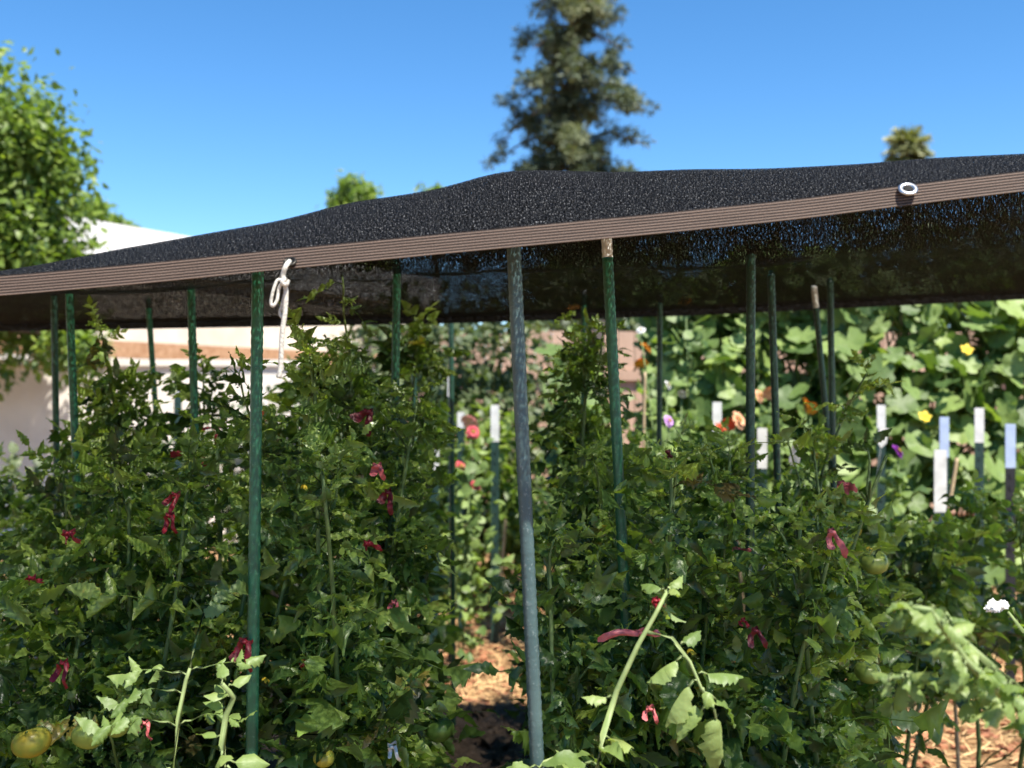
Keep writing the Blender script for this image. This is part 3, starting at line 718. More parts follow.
tie(217, 428, 2.9, "thin red ribbon hanging against the white wall just above the dark red ribbon", 'red_tie', .05, .012, -.2, .01, .03)
tie(176, 494, 1.98, "long red ribbon dangling among leaves below the dark red ribbon", 'red_tie', .05, .013, -.35, .008, .0)
tie(170, 515, 1.96, "red ribbon tail lowest of the pair on the left plant", 'red_tie', .04, .016, .3, .008)
tie(246, 640, 1.76, "deep red ribbon hanging from the lower part of the front green stake", 'red_tie', .055, .02, -.1, .0115)
tie(69, 532, 1.75, "short dark red ribbon on the leaves at the left edge", 'red_tie', .03, .014, .8, .010)
tie(64, 662, 1.72, "dull red ribbon hanging in shade above the ripening yellow tomato", 'red_tie', .045, .014, .05, .006)
tie(145, 722, 1.66, "small faded pink ribbon right of the two green tomatoes", 'pink_tie', .03, .011, -.1, .005)
tie(32, 577, 1.74, "tiny brick red ribbon deep in the leaves of the bottom left plant", 'red_tie', .022, .012, .9, .006)
tie(368, 412, 2.12, "maroon ribbon in the top of the tall plant left of centre", 'crimson_tie', .055, .024, -.5, .010, .0)
tie(377, 466, 1.88, "pink folded ribbon on the dense plant right of the white cord", 'pink_tie', .03, .020, .3, .008)
tie(388, 492, 1.90, "maroon ribbon tail just below the pink folded ribbon", 'crimson_tie', .045, .018, -.1, .006)
tie(367, 543, 1.88, "red crumpled ribbon halfway down the dense plant", 'red_tie', .028, .017, .9, .006)
tie(394, 602, 1.90, "small rose ribbon beside a stem low on the dense plant", 'pink_tie', .016, .012, .1, .005)
tie(841, 484, 2.24, "bright pink ribbon upper one on the plant with the tall shoot", 'pink_tie', .03, .026, 1.0, .008)
tie(831, 532, 1.86, "bright pink crinkled ribbon hanging above the green fruit", 'pink_tie', .052, .022, .08, .006)
tie(881, 514, 2.28, "small dark rose ribbon above the green fruit on the right plant", 'crimson_tie', .018, .020, .9, .006)
tie(640, 632, 1.74, "flat rose ribbon stretched sideways behind the leaning sunlit stem", 'pink_tie', .03, .016, 1.35, .010, .065)
tie(655, 600, 1.62, "little scarlet ribbon near the tip of the leaning sunlit stem", 'red_tie', .015, .013, .9, .005)
tie(650, 708, 1.62, "small pink ribbon on the shaded stem under the leaning sunlit stem", 'pink_tie', .025, .011, -.2, .006)
tie(755, 630, 1.82, "dark wine ribbon hanging in shade right of the side stem leaves", 'crimson_tie', .035, .017, .05, .006)
tie(743, 620, 1.83, "tiny red ribbon just left of the dark wine ribbon", 'red_tie', .014, .010, .0, .004)
tie(735, 549, 2.05, "faded coral ribbon lying across leaves between the two dark stakes", 'pink_tie', .028, .010, 1.3, .005)
tie(667, 452, 3.3, "maroon ribbon on the thin stake beneath the lilac flower", 'crimson_tie', .07, .035, .1, .012)
o = tie(392, 745, 1.86, "white scrap of cloth tied beside the red tomatoes at the bottom", 'white_paint', .03, .014, .3, .008)

# ------------------------------------------------------------------ white topped posts, labels and canes
def tpost(px, py, Y, white, mat, label, wmat='white_paint', w=.035, lean=0.0):
    c = P(px, py, Y); root = empty("garden_post", (c.x, Y, 0)); root.rotation_euler = (0, lean, 0)
    tag(root, label, "garden post", "white topped metal posts behind the tomatoes")
    def prof(z0, z1, name, material, grow=0.0):
        a, t = w / 2 + grow, .005 + grow
        pts = [(-a, -t), (a, -t), (a, 0), (t, 0), (t, w * .8), (-t, w * .8), (-t, 0), (-a, 0)]
        mb = MB(); V = [(x, y, z0) for x, y in pts] + [(x, y, z1) for x, y in pts]; k = 8
        Q = [(i, (i + 1) % k, (i + 1) % k + k, i + k) for i in range(k)] + [(0, 1, 2, 7), (8, 9, 10, 15), (3, 4, 5, 6), (11, 12, 13, 14)]
        mb.add(V, Q)
        z = z0 + .02
        while z < z1 - .02 and not grow:
            mb.box((-.006, -t - .004, z), (.006, -t + .0005, z + .018)); z += .055
        return mb.build(name, material, root, smooth=False)
    prof(0, c.z - white, "post", M[mat]); prof(c.z - white + .0005, c.z, "painted_top", M[wmat], .0006)
    return root
tpost(940, 450, 4.95, .28, 'post_green', "big white topped green post beside the leaning cane, nearest of the right hand posts", w=.055)
tpost(1010, 424, 5.0, .20, 'post_black', "black post with a pale blue top at the right edge", 'blue_paint', w=.045)
tpost(979, 408, 5.4, .17, 'post_green', "green post with a bright white top among squash leaves", w=.045)
tpost(944, 417, 5.4, .2, 'post_green', "pale blue topped post directly behind the big white topped post", 'blue_paint', w=.045)
tpost(434, 448, 5.0, .12, 'post_green', "short white topped post left of the mulch path", w=.045)
tpost(495, 405, 6.0, .2, 'post_green', "white topped post behind the mulch path, left of the grey blue stake", w=.045)
tpost(461, 412, 6.2, .09, 'post_green', "white topped post half hidden by a pale pink flower", w=.04)
tpost(717, 402, 5.2, .17, 'post_green', "white topped post beside the coral flowers", w=.042)
tpost(762, 428, 4.6, .17, 'post_green', "white topped post between the two dark stakes right of centre", w=.04)
tpost(881, 405, 5.6, .12, 'post_green', "white topped post above the purple flower", w=.042)
tpost(450, 377, 5.6, .1, 'post_green', "tall thin pale topped post in front of the grey green shrub", w=.022)
tpost(178, 375, 5.8, .1, 'post_green', "white topped post in front of the white wall on the left", w=.04)
tpost(313, 432, 4.4, .12, 'post_green', "white topped post behind the dense plant, right of the front green stake", w=.04, lean=-.08)
tpost(62, 490, 3.6, .2, 'post_green', "grey white topped post low in the leaves near the left edge", w=.03)
def plant_label(px, py, Y, w, h, tilt, label):
    mb = MB(); pts = [(-w / 2, 0), (w / 2, 0), (w / 2, -h * .72), (0, -h), (-w / 2, -h * .72)]
    V = [(x, -.001, z) for x, z in pts] + [(x, .001, z) for x, z in pts]
    mb.add(V, [(i, (i + 1) % 5, (i + 1) % 5 + 5, i + 5) for i in range(5)] + [(0, 1, 2, 4), (5, 9, 7, 6)], [(2, 3, 4), (7, 9, 8)])
    mb.tube([(0, .002, -h * .5), (0, .002, -h - .35)], .002, 6)
    o = mb.build("plant_label", M['white_paint'], smooth=False); o.location = P(px, py, Y); o.rotation_euler = (.1, tilt, .2)
    tag(o, label, "plant label"); return o
plant_label(799, 443, 3.1, .034, .075, .25, "tilted white plastic plant label right of the slim dark stake")
plant_label(884, 428, 4.8, .045, .09, .1, "small white plant label under the post above the purple flower")
plant_label(242, 438, 3.9, .03, .11, .15, "white plant label just left of the front green stake at mid height")
def cane(a, b, Y, dia, label):
    p0, p1 = P(*a, Y), P(*b, Y); d = (p0 - p1); d = d / d.z; foot = p1 - d * p1.z
    root = empty("bamboo_cane", (foot.x, foot.y, 0)); mb = MB(); pts = []; rad = []
    L = p0.z
    for i in range(60):
        z = L * i / 59; pts.append(Vector((d.x * z, d.y * z, z))); rad.append(dia / 2 * (1 + (.18 if i % 10 == 0 else 0)) * (1 - .25 * i / 59))
    mb.tube(pts, rad, 10); mb.build("culm", M['cane'], root); tag(root, label, "bamboo cane", "bamboo canes among the plants"); return root
cane((957, 458), (948, 512), 4.5, .022, "leaning bamboo cane right of the big white topped post")
cane((645, 372), (643, 470), 4.8, .016, "pale bamboo cane beneath the orange flowers")
cane((731, 485), (735, 525), 3.4, .014, "short bamboo cane left of the speckled dark stake")
cane((506, 520), (498, 610), 6.3, .022, "bamboo cane standing at the back end of the mulch path")
cane((600, 340), (602, 440), 6.5, .03, "straw coloured cane in front of the wooden fence beside the white tipped stake")
cane((950, 600), (952, 640), 3.7, .014, "thin bamboo cane low among dark leaves below the big white topped post")

# ------------------------------------------------------------------ flowering plants behind
def flower_head(mb, r, rad, petals=12, layers=2):
    for l in range(layers):
        for k in range(petals):
            a = 6.283 * (k + .5 * l) / petals
            V, Q = OVAL[k % len(OVAL)]; d = np.array([[math.cos(a), math.sin(a), .15 + .5 * l]])
            mb.batch(V, Q, frames(d, np.array([[0, 0, 1.]])), np.zeros((1, 3)), [rad * (1 - .25 * l)], np.array([.5]))
def flower_plant(label, heads, Y, mat, seed, rad=.035, bush=True, tilt=1.0, leaves=130, spread=.16, cat="flower"):
    """heads: list of pixel positions; a leafy bush with one stem per bloom"""
    r = np.random.default_rng(seed); c = P(*heads[0], Y); root = empty("flowering_plant", (c.x, Y, 0)); tag(root, label, cat, "flowering plants behind the tomatoes")
    st = MB(); lf = MB(); pos = []; d = []
    for h in heads:
        q = P(*h, Y + r.uniform(-.05, .05)) - root.location
        mid = Vector((q.x * .4 + r.normal(0, .02), q.y * .5, q.z * .55)); tip = q + Vector((0, .012, -.008))
        st.tube([Vector((q.x * .1, 0, 0)), mid, tip], [.005, .004, .003], 6)
        fm = MB(); flower_head(fm, r, rad * r.uniform(.85, 1.15)); fo = fm.build("flower", M[mat], root); fo.location = q; fo.rotation_euler = (tilt + r.normal(0, .2), r.normal(0, .25), r.uniform(0, 3))
        cm = tomato_mesh(r, rad * .3, .6); co = cm.build("flower_centre", M['centre'], fo); co.location = (0, 0, rad * .15)
        for _ in range(leaves // len(heads)):
            t = r.uniform(.15, .93); b_ = (Vector((q.x * .1, 0, 0)).lerp(mid, t * 2) if t < .5 else mid.lerp(tip, t * 2 - 1))
            pos.append(np.array(b_) + r.normal(0, spread * (1.15 - t) * .6 + .012, 3) * np.array([1, 1, .4])); d.append(r.normal(0, 1, 3) + np.array([0, -.2, .2]))
    pos = np.array(pos); scatter(lf, OVAL + BLADE, r, pos, np.array(d), np.tile([[0, -.3, 1.]], (len(pos), 1)) + r.normal(0, .4, (len(pos), 3)), r.uniform(.04, .085, len(pos)), np.clip(r.normal(.5, .25, len(pos)), 0, 1))
    st.build("stem", M['stem'], root); lf.build("foliage", M['squash_leaf'], root); return root
flower_plant("tall plant with two orange blooms beside the white tipped stake", [(646, 347), (641, 363)], 5.4, 'orange_petal', 1, .042)
flower_plant("single lilac bloom behind the thin dark stake", [(669, 421)], 4.75, 'lilac_petal', 12, .036, leaves=60)
flower_plant("coral red blooms between the white post and the speckled dark stake", [(721, 428), (722, 440), (729, 424)], 4.9, 'coral_petal', 3, .036)
flower_plant("big peach bloom touching the speckled dark stake", [(739, 420)], 4.8, 'peach_petal', 4, .042)
flower_plant("white blooms on the far side of the thin dark stake", [(668, 385), (682, 394), (664, 440), (641, 330)], 5.0, 'white_petal', 5, .026)
flower_plant("dark purple bloom in front of the squash leaves", [(898, 451)], 4.7, 'purple_petal', 6, .040)
flower_plant("pale pink bloom behind the mulch path", [(470, 422)], 5.8, 'pink_petal', 7, .055)
flower_plant("rose red blooms at the back left of the mulch path", [(461, 466), (475, 485), (473, 432)], 5.3, 'rose_petal', 8, .035, leaves=220)
flower_plant("yellow orange bloom right of the pale tipped leaning stake", [(811, 408), (806, 403)], 5.2, 'orange_petal', 9, .036)
flower_plant("orange bloom glowing through the back of the shade cloth, centre", [(575, 311)], 5.6, 'orange_petal', 10, .042)
flower_plant("orange bloom glowing through the back of the shade cloth near the thin dark stake", [(686, 303)], 5.6, 'orange_petal', 11, .042)
flower_plant("peach blooms high between the two dark stakes", [(760, 396), (770, 393)], 5.6, 'peach_petal', 12, .045)
flower_plant("coral bloom seen past the front green stake, low against the shrubs", [(268, 415), (282, 448)], 5.6, 'coral_petal', 13, .04, leaves=240, spread=.3)
fp = empty("flowering_plant", P(1050, 660, 1.58)); tag(fp, "flat topped white flower cluster at the right edge", "flower")
mb = MB(); b = fp.location; mb.tube([Vector((0, 0, 0)), P(1024, 632, 1.58) - b, P(1008, 612, 1.58) - b], [.003, .0025, .002], 6); mb.tube([P(1020, 628, 1.58) - b, P(1013, 608, 1.58) - b], .0018, 6)
mb.tube([Vector((0, 0, 0)), Vector((.01, 0, -P(1050, 660, 1.58).z))], .004, 6); mb.build("stem", M['pale_stem'], fp)
wf = MB(); r = np.random.default_rng(77)
for k in range(34):
    p_ = np.array(P(997 + np.clip(r.normal(0, 5), -9, 9), 606 + r.normal(0, 2.6), 1.58 + r.normal(0, .008)) - b)
    for j in range(5):
        V, Q = OVAL[j]; a = 1.257 * j + k; wf.batch(V, Q, frames(np.array([[math.cos(a), .3 * math.sin(a), .9 * math.sin(a)]]), np.array([[0.1, -1., .5]])), p_[None], [.0065], np.array([.5]))
wf.build("flower", M['white_petal'], fp)

# ------------------------------------------------------------------ squash bank
def squash_leaf(rng):
    """lobed broad leaf lying about the origin, normal +Z, tip toward +Y"""
    n_ = 20; V = [(0, 0, .0)]
    for ring in (.55, 1.0):
        for k in range(n_):
            th = 2 * math.pi * k / n_ - math.pi / 2
            lob = .86 + .10 * math.cos(5 * (th - math.pi / 2)) + .035 * math.cos(10 * th) + rng.normal(0, .03)
            if k == 0: lob *= .35
            rr_ = ring * lob; z = (.16 * ring ** 2 * (1 if ring < 1 else .75)) + .05 * math.cos(5 * (th - math.pi / 2)) * ring + rng.normal(0, .025) - .25 * (ring if math.sin(th) > .3 else 0) * max(0, math.sin(th)) ** 2 * rng.uniform(.4, 1.4)
            V.append((rr_ * math.cos(th), rr_ * math.sin(th), z))
    Q = []
    for k in range(n_):
        a, b_ = 1 + k, 1 + (k + 1) % n_; Q.append((a, a + n_, b_ + n_, b_)); 
    for k in range(0, n_, 2): Q.append((0, 1 + k, 1 + (k + 1) % n_, 1 + (k + 2) % n_))
    return np.array(V), np.array(Q)
rs = np.random.default_rng(12); SQ = [squash_leaf(rs) for _ in range(8)]
def squash(name, label, x0, x1, y0, y1, z0, z1, n, seed, size=.10, flowers=()):
    r = np.random.default_rng(seed); root = empty(name, ((x0 + x1) / 2, (y0 + y1) / 2, 0)); tag(root, label, "squash plant", "squash vines at the back of the garden"); b = np.array(root.location)
    t = r.uniform(0, 1, n); x = r.uniform(x0, x1, n); hmax = z1 * (.94 + .06 * np.sin(x * 6.1 + seed)) 
    z = z0 + (hmax - z0) * t; ok = np.sin(x * 9.3 + seed) * np.sin(z * 8.1 + x * 3) > -.78; x, z, t, hmax = x[ok], z[ok], t[ok], hmax[ok]; n = len(x); y = y0 + (y1 - y0) * t ** .8 + r.normal(0, .13, n)
    pos = np.c_[x, y, z] - b
    nrm = np.c_[r.normal(.1, .55, n), r.normal(-.35, .5, n), r.normal(.75, .3, n)]
    d = np.c_[r.normal(0, .7, n), r.normal(-.6, .4, n), r.normal(-.5, .3, n)]
    lf = MB(); scatter(lf, SQ, r, pos, d, nrm, size * r.uniform(.6, 1.25, n), np.clip(r.normal(.52, .27, n), 0, 1))
    st = MB()
    for k in range(0, n, 3):
        q = pos[k]; st.tube([q, q + np.array([r.normal(0, .05), .08, -.12]), q + np.array([r.normal(0, .08), .16, -.3])], [.005, .006, .007], 5)
    for k in range(7):
        xx = x0 + (x1 - x0) * (k + .5) / 7 - b[0]; st.tube([(xx, .3, 0), (xx + .05, .2, z1 * .4), (xx - .05, .35, z1 * .9)], [.012, .010, .006], 6)
    lf.build("foliage", M['squash_leaf'], root); st.build("stem", M['stem'], root)
    for f in flowers:
        fm = MB()
        for k in range(5):
            V, Q = OVAL[k]; a = 1.257 * k; fm.batch(V, Q, frames(np.array([[math.cos(a), math.sin(a), .9]]), np.array([[0, 0, 1.]])), np.zeros((1, 3)), [.042], np.array([.5]))
        fo = fm.build("flower", M['yellow_petal'], root); fo.location = P(*f) - root.location; fo.rotation_euler = (.9, 0, 0)
    return root
squash("squash_vine", "large sunlit mass of broad pale squash leaves with yellow flowers at the right", 1.75, 3.9, 5.7, 6.5, .35, 2.24, 2000, 3, .088, [(966, 351, 5.6), (924, 418, 5.55)])
squash("squash_vine", "darker squash vine between the thin dark stake and the pale squash mass", .80, 1.9, 6.0, 6.6, .3, 2.28, 1500, 5, .088)
squash("squash_vine", "small squash leaves peeking over the slender tomato plant at the centre", .2, .50, 5.9, 6.3, .8, 1.75, 60, 8, .09)

# ------------------------------------------------------------------ trees and shrubs
def blob_tree(name, label, loc, blobs, nleaf, leaf, mat, seed, trunk_h, trunk_r, cat="tree", tmpl=None, limbs=True, hollow=.55, droop=-.2, shell=0.0):
    """trunk, limbs to each clump, and a crown of single leaves gathered in uneven clumps"""
    r = np.random.default_rng(seed); root = empty(name, loc); tag(root, label, cat)
    tk = MB(); top = np.array([0, 0, trunk_h])
    tk.tube([(0, 0, -.05), (.03, 0, trunk_h * .35), (-.04, .03, trunk_h * .7), tuple(top)], [trunk_r * 1.3, trunk_r, trunk_r * .85, trunk_r * .6], 10)
    pos = []; d = []; tn = []
    tot = sum(b_[3] ** 2 for b_ in blobs)
    for (x, y, z, rad) in blobs:
        c = np.array([x, y, z])
        if limbs:
            mid = (top + c) / 2 + r.normal(0, rad * .15, 3); tk.tube([top * .9, mid, c], [trunk_r * .45, trunk_r * .25, trunk_r * .08], 6)
        nb = int(nleaf * rad ** 2 / tot); nsub = max(6, nb // 45)
        u = r.normal(0, 1, (nsub, 3)); u /= np.linalg.norm(u, axis=1, keepdims=True)
        sub = c + u * rad * r.uniform(hollow, 1.05, (nsub, 1)); stn = r.normal(.5, .16, nsub)
        pick = r.integers(0, nsub, nb)
        p_ = sub[pick] + np.clip(r.normal(0, 1, (nb, 3)), -1.8, 1.8) * (rad * .16 + leaf * .45); out_ = p_ - c; out_ = out_ / np.maximum(np.linalg.norm(out_, axis=1, keepdims=True), 1e-4)
        pos.append(p_); d.append(out_ * .5 + r.normal(0, .6, (nb, 3)) + np.array([0, 0, droop])); tn.append(np.clip(stn[pick] + r.normal(0, .15, nb), 0, 1))
    pos = np.concatenate(pos); d = np.concatenate(d); tn = np.concatenate(tn)
    up = np.tile([[.1, -.1, 1.]], (len(pos), 1)) + r.normal(0, .45, (len(pos), 3))
    cr_ = MB(); scatter(cr_, tmpl or BLADE, r, pos, d, up, leaf * r.uniform(.7, 1.3, len(pos)), tn)
    tk.build("trunk", M['bark'], root); cr_.build("crown", M[mat], root); return root
LOW = simple_leaves(9, 5, 4, .3)
blob_tree("broadleaf_tree", "bright green broadleaf tree rising at the left edge beside the white roof", (-4.62, 8.6, .05),
          [(.35, -.1, 3.1, .78), (-.3, 0, 3.55, .65), (.55, .1, 2.55, .55), (-.5, -.2, 2.7, .8), (.1, -.5, 2.25, .5), (.75, -.2, 3.2, .40), (-1.0, 0, 3.3, .8), (-1.5, 0, 2.6, .9), (.8, .1, 1.95, .36), (1.35, -.2, 1.78, .26), (-.2, -.3, 1.85, .42), (-.6, -.3, 4.0, .40), (.85, .1, 2.95, .42), (.75, 0, 2.4, .5), (-.9, -.4, 2.9, .7), (.35, .1, 1.7, .3)],
          56000, .075, 'tree_leaf', 3, 1.9, .11, tmpl=LOW, hollow=.4)
blob_tree("round_tree", "small rounded treetop showing above the cloth left of centre", (-3.55, 25, 0), [(0, 0, 6.02, .30), (0, 0, 5.6, .42), (-.1, .1, 5.1, .5), (.2, 0, 4.8, .6)], 6200, .16, 'tree_leaf', 5, 4.2, .14, tmpl=LOW)
blob_tree("round_tree", "tiny treetop just breaking the cloth edge right of the rounded treetop", (-2.6, 38, 0), [(0, 0, 7.75, .55), (.3, 0, 7.2, .8)], 2600, .2, 'tree_leaf', 6, 6.5, .16, tmpl=LOW)
blob_tree("round_tree", "dark treetop behind the left edge tree, above the white roof", (-9.0, 23.5, 0), [(.15, 0, 5.0, .5), (.3, 0, 4.6, .45), (-.5, 0, 4.6, .7)], 5200, .18, 'tree_leaf', 7, 4, .18, tmpl=LOW)
blob_tree("shrub", "grey green shrub behind the mulch path, left of the grey blue stake", (-.35, 7.6, 0), [(0, 0, 1.6, .45), (.4, .1, 1.6, .42), (-.35, 0, 1.75, .35), (-.4, 0, 1.2, .45), (.1, -.2, .85, .5), (-.6, .2, 1.6, .3), (.5, 0, .7, .4), (-.6, 0, .6, .4)], 6500, .075, 'shrub_leaf', 8, .7, .04, "shrub", LOW)
blob_tree("shrub", "low dark shrub in front of the white wall on the left", (-2.35, 7.0, 0), [(0, 0, .75, .4), (.5, 0, .85, .38), (-.5, 0, .7, .4), (.9, .1, .95, .36), (.2, -.2, .4, .4)], 2400, .08, 'shrub_leaf', 9, .5, .04, "shrub", LOW)
blob_tree("shrub", "leafy shrub between the white wall and the grey green shrub", (-1.35, 7.4, 0), [(0, 0, 1.1, .4), (.3, 0, .8, .4), (-.3, .1, .7, .4)], 1900, .08, 'shrub_leaf', 10, .5, .04, "shrub", LOW)
blob_tree("shrub", "low leafy shrub in front of the fence near the white tipped stake", (.95, 7.9, 0), [(0, 0, .8, .45), (.4, 0, 1.0, .4), (-.3, 0, .55, .35)], 2000, .08, 'shrub_leaf', 11, .5, .04, "shrub", LOW)

for k, (px_, Yt, top_, lab) in enumerate(((585, 12.5, 250, "dark hedge tree behind the fence, below the conifer"), (655, 13.5, 245, "dark hedge tree behind the fence right of the conifer"), (850, 14, 222, "dark hedge tree behind the squash bank, left of the palm"), (925, 13, 212, "dark hedge tree behind the squash bank, hiding the palm trunk"), (1005, 14, 206, "dark hedge tree behind the squash bank at the right edge"))):
    zt = EYE + (HZ - top_) * Yt / FPX
    blob_tree("hedge_tree", lab, ((px_ - 512) * Yt / FPX, Yt, 0), [(0, 0, zt - .65, .65), (.35, .1, zt - 1.1, .7), (-.35, -.1, zt - 1.2, .7), (0, -.2, zt - 1.7, .75), (.3, 0, zt - 2.2, .7)], 3000, .13, 'shrub_leaf', 60 + k, zt - 1.6, .1, tmpl=LOW, hollow=.3)
blob_tree("shrub", "low yellow green shrub closing the far end of the mulch path", (-.22, 7.0, 0), [(0, 0, .95, .32), (-.3, .1, .85, .32), (.25, 0, .8, .3), (-.05, -.1, .45, .3), (.3, .1, .4, .28), (-.4, 0, .4, .3)], 2600, .075, 'tree_leaf', 14, .4, .03, "shrub", LOW)
# conifer
def conifer(label, loc, H, seed):
    r = np.random.default_rng(seed); root = empty("conifer_tree", loc); tag(root, label, "conifer"); tk = MB(); nd = MB()
    tk.tube([(0, 0, 0), (.05, 0, H * .4), (0, 0, H * .75), (0, 0, H)], [.34, .24, .10, .03], 12)
    pos = []; d = []; tn = []
    z = 3.0
    while z < H - .2:
        f = (H - z) / H
        reach = .68 + 2.75 * f
        for k in range(int(6 + 4 * f)):
            az = r.uniform(0, 6.283); L = reach * (r.uniform(.4, .85) if r.random() < .6 else r.uniform(.9, 1.3)); dr = r.uniform(.0, .4)
            zz = z + r.uniform(-.3, .3); ca, sa = math.cos(az), math.sin(az)
            pt = lambda t: np.array([ca * L * t, sa * L * t, zz + .14 * L * math.sin(3 * t) - dr * L * t * t])
            tk.tube([pt(0), pt(.5), pt(1)], [.05, .035, .012], 5)
            ctn = r.normal(.5, .22)
            for q in range(int(4 + 3.6 * L)):
                t = r.uniform(.12, 1.03); w = r.uniform(.14, .27); c = pt(t) + r.normal(0, .10, 3); m_ = int(900 * w * w) + 16; btn = ctn + r.normal(0, .1)
                u_ = r.normal(0, 1, (m_, 3)); u_ /= np.linalg.norm(u_, axis=1, keepdims=True)
                pp = c + u_ * r.uniform(.3, 1, (m_, 1)) * np.array([w, w, w * .72])
                pos.append(pp); dd = u_ * .8 + np.array([ca * .4, sa * .4, -.1]); d.append(dd + r.normal(0, .25, (m_, 3))); tn.append(np.clip(btn + r.normal(0, .12, m_), 0, 1))
        z += r.uniform(.40, .62)
    pos = np.concatenate(pos); d = np.concatenate(d); tn = np.concatenate(tn)
    t3 = simple_leaves(31, 3, 3, .16)
    scatter(nd, t3, r, pos, d, np.tile([[0, -.2, 1.]], (len(pos), 1)) + r.normal(0, .4, (len(pos), 3)), r.uniform(.10, .22, len(pos)), tn)
    tk.build("trunk", M['bark'], root); nd.build("crown", M['needle'], root); return root
conifer("tall dark conifer rising behind the peak of the shade cloth", (1.66, 30, 0), 15.2, 11)

# fan palm
def palm(label, loc, H, rad, seed):
    r = np.random.default_rng(seed); root = empty("palm_tree", loc); tag(root, label, "palm"); tk = MB(); lf = MB()
    tk.tube([(0, 0, 0), (.1, 0, H * .5), (0, 0, H)], [.28, .2, .18], 12)
    for k in range(46):
        az = r.uniform(0, 6.283); el = r.uniform(-.9, 1.35); d0 = np.array([math.cos(az) * math.cos(el), math.sin(az) * math.cos(el), math.sin(el)]); b = np.array([0, 0, H]) + d0 * rad * .45
        lf.tube([(0, 0, H - .1), tuple(b)], .025, 4, tint=.5)
        side = np.cross(d0, [0, 0, 1.]); side /= np.linalg.norm(side)
        for j in range(13):
            a = (j - 6) / 6 * 1.5; dd = d0 * math.cos(a) + side * math.sin(a) + np.array([0, 0, -.25 - .1 * abs(a)])
            V, Q = LOW[j % 5]; lf.batch(V * np.array([.28, 1, 1]), Q, frames(dd[None], np.array([[0, 0, 1.]]) + r.normal(0, .2, (1, 3))), b[None], [rad * .6], np.array([np.clip(.25 + .4 * (el + .4) + r.normal(0, .1), 0, 1)]))
    tk.build("trunk", M['bark'], root); lf.build("crown", M['palm_leaf'], root); return root
palm("distant fan palm head just above the cloth at the right", (17.95, 50, 0), 12.35, 1.25, 3)

# ------------------------------------------------------------------ house, wall and fence
A = Vector((-7.2, 11.0)); Bv = Vector((-1.55, 21.7)); u = (Bv - A).normalized(); nn = Vector((-u.y, u.x)); ang = math.atan2(u.y, u.x); LH = (Bv - A).length
hs = empty("house", (A.x, A.y, 0), ang); tag(hs, "cream house with a flat white roof and a brown board along its wall", "house")
w = MB(); w.box((0, 0, 0), (LH, 6.0, 3.05)); w.build("wall", M['cream'], hs, False)
w = MB(); w.box((-.1, -.10, 3.06), (LH + .1, 6.1, 3.62)); w.build("roof", M['roof_white'], hs, False)
w = MB(); w.box((.2, -.045, 1.86), (LH - .1, -.003, 2.08)); w.build("board", M['brown_board'], hs, False)
w = MB(); w.box((.2, -.05, .2), (LH - .1, -.003, 1.85)); w.build("lower_wall", M['stucco'], hs, False)
gw = MB(); gw.box((0, 0, 0), (4.3, .15, 1.63)); gw.box((-.02, -.03, 1.632), (4.32, .18, 1.69))
o = gw.build("garden_wall", M['stucco'], None, False); o.location = (-6.1, 9.6, 0); o.rotation_euler = (0, 0, R(4)); tag(o, "low white rendered garden wall dappled with tree shade on the left", "wall")

fr = empty("wooden_fence", (-.3, 9.6, 0)); tag(fr, "pinkish tan board fence with dark posts behind the flowers", "fence")
r = np.random.default_rng(3)
w = MB()
for k in range(62): x = -.8 + k * .145; w.box((x, 0, .05), (x + .138, .02, 1.93 + r.normal(0, .006)), tint=r.uniform(0, 1))
w.build("boards", M['fence_wood'], fr, False)
w = MB(); w.box((-.8, -.04, 1.50), (8.2, -.002, 1.59)); w.box((-.8, -.04, .35), (8.2, -.002, .44)); w.build("rail", M['fence_wood'], fr, False)
for k in range(5):
    w = MB(); w.box((-.05, -.14, 0), (.05, -.043, 2.02)); o = w.build("post", M['grey_wood'], fr, False); o.location = (-.30 + 1.35 + (k - 1) * 2.0, 0, 0)

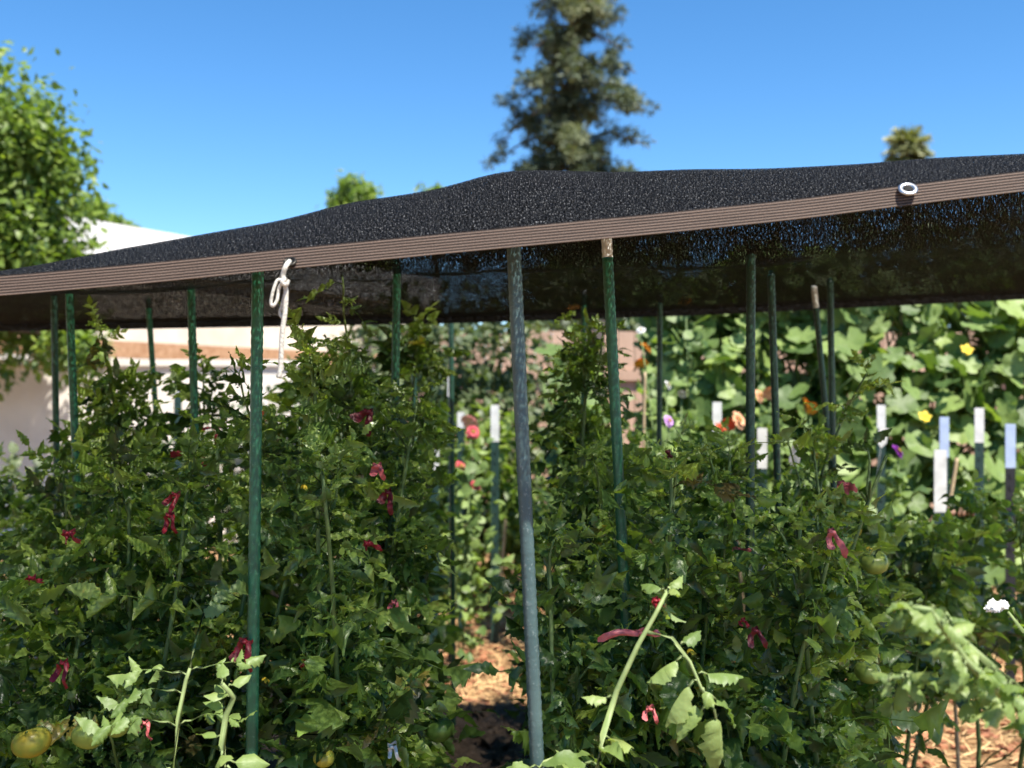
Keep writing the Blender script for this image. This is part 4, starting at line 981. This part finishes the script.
# ------------------------------------------------------------------ loose straw and bark on the ground
r = np.random.default_rng(9); st = MB(); n_ = 5200
pos = np.concatenate([np.c_[r.uniform(-.75, .45, n_ // 2), r.uniform(4.2, 7.6, n_ // 2), r.uniform(.006, .03, n_ // 2)],
                      np.c_[r.uniform(1.2, 3.2, n_ // 2), r.uniform(3.4, 6.0, n_ // 2), r.uniform(.006, .03, n_ // 2)]])
V = np.array([(-.5, 0, 0), (.5, 0, 0), (-.5, .5, .10), (.5, .5, .10), (-.5, 1, 0), (.5, 1, 0)]) * np.array([.035, 1, 1]); Q = np.array([(0, 1, 3, 2), (2, 3, 5, 4)])
a = r.uniform(0, 6.28, n_); d = np.c_[np.cos(a), np.sin(a), r.normal(0, .1, n_)]
st.batch(V, Q, frames(d, np.tile([[0, 0, 1.]], (n_, 1)) + r.normal(0, .3, (n_, 3))), pos, r.uniform(.05, .20, n_), r.uniform(0, 1, n_))
tag(st.build("straw", M['straw']), "loose dry straw over the path and the sunny ground at the right", "straw", kind="stuff")
ch = MB(); n_ = 1500
pos = np.concatenate([np.c_[r.uniform(-.7, .4, n_ // 2), r.uniform(4.2, 7.6, n_ // 2), r.uniform(.004, .02, n_ // 2)], np.c_[r.uniform(1.2, 3.2, n_ // 2), r.uniform(3.4, 6.0, n_ // 2), r.uniform(.004, .02, n_ // 2)]])
V = np.array([(x, y, z) for z in (0, .25) for x, y in ((-.3, 0), (.3, .1), (.22, 1), (-.25, .9))]) ; Q = np.array([(3, 2, 1, 0), (4, 5, 6, 7), (0, 1, 5, 4), (1, 2, 6, 5), (2, 3, 7, 6), (3, 0, 4, 7)])
a = r.uniform(0, 6.28, n_); d = np.c_[np.cos(a), np.sin(a), r.normal(0, .15, n_)]
ch.batch(V, Q, frames(d, np.tile([[0, 0, 1.]], (n_, 1)) + r.normal(0, .2, (n_, 3))), pos, r.uniform(.02, .06, n_), r.uniform(0, 1, n_))
tag(ch.build("bark_chips", M['chip'], None, False), "reddish bark chips mixed into the straw", "bark chips", kind="stuff")
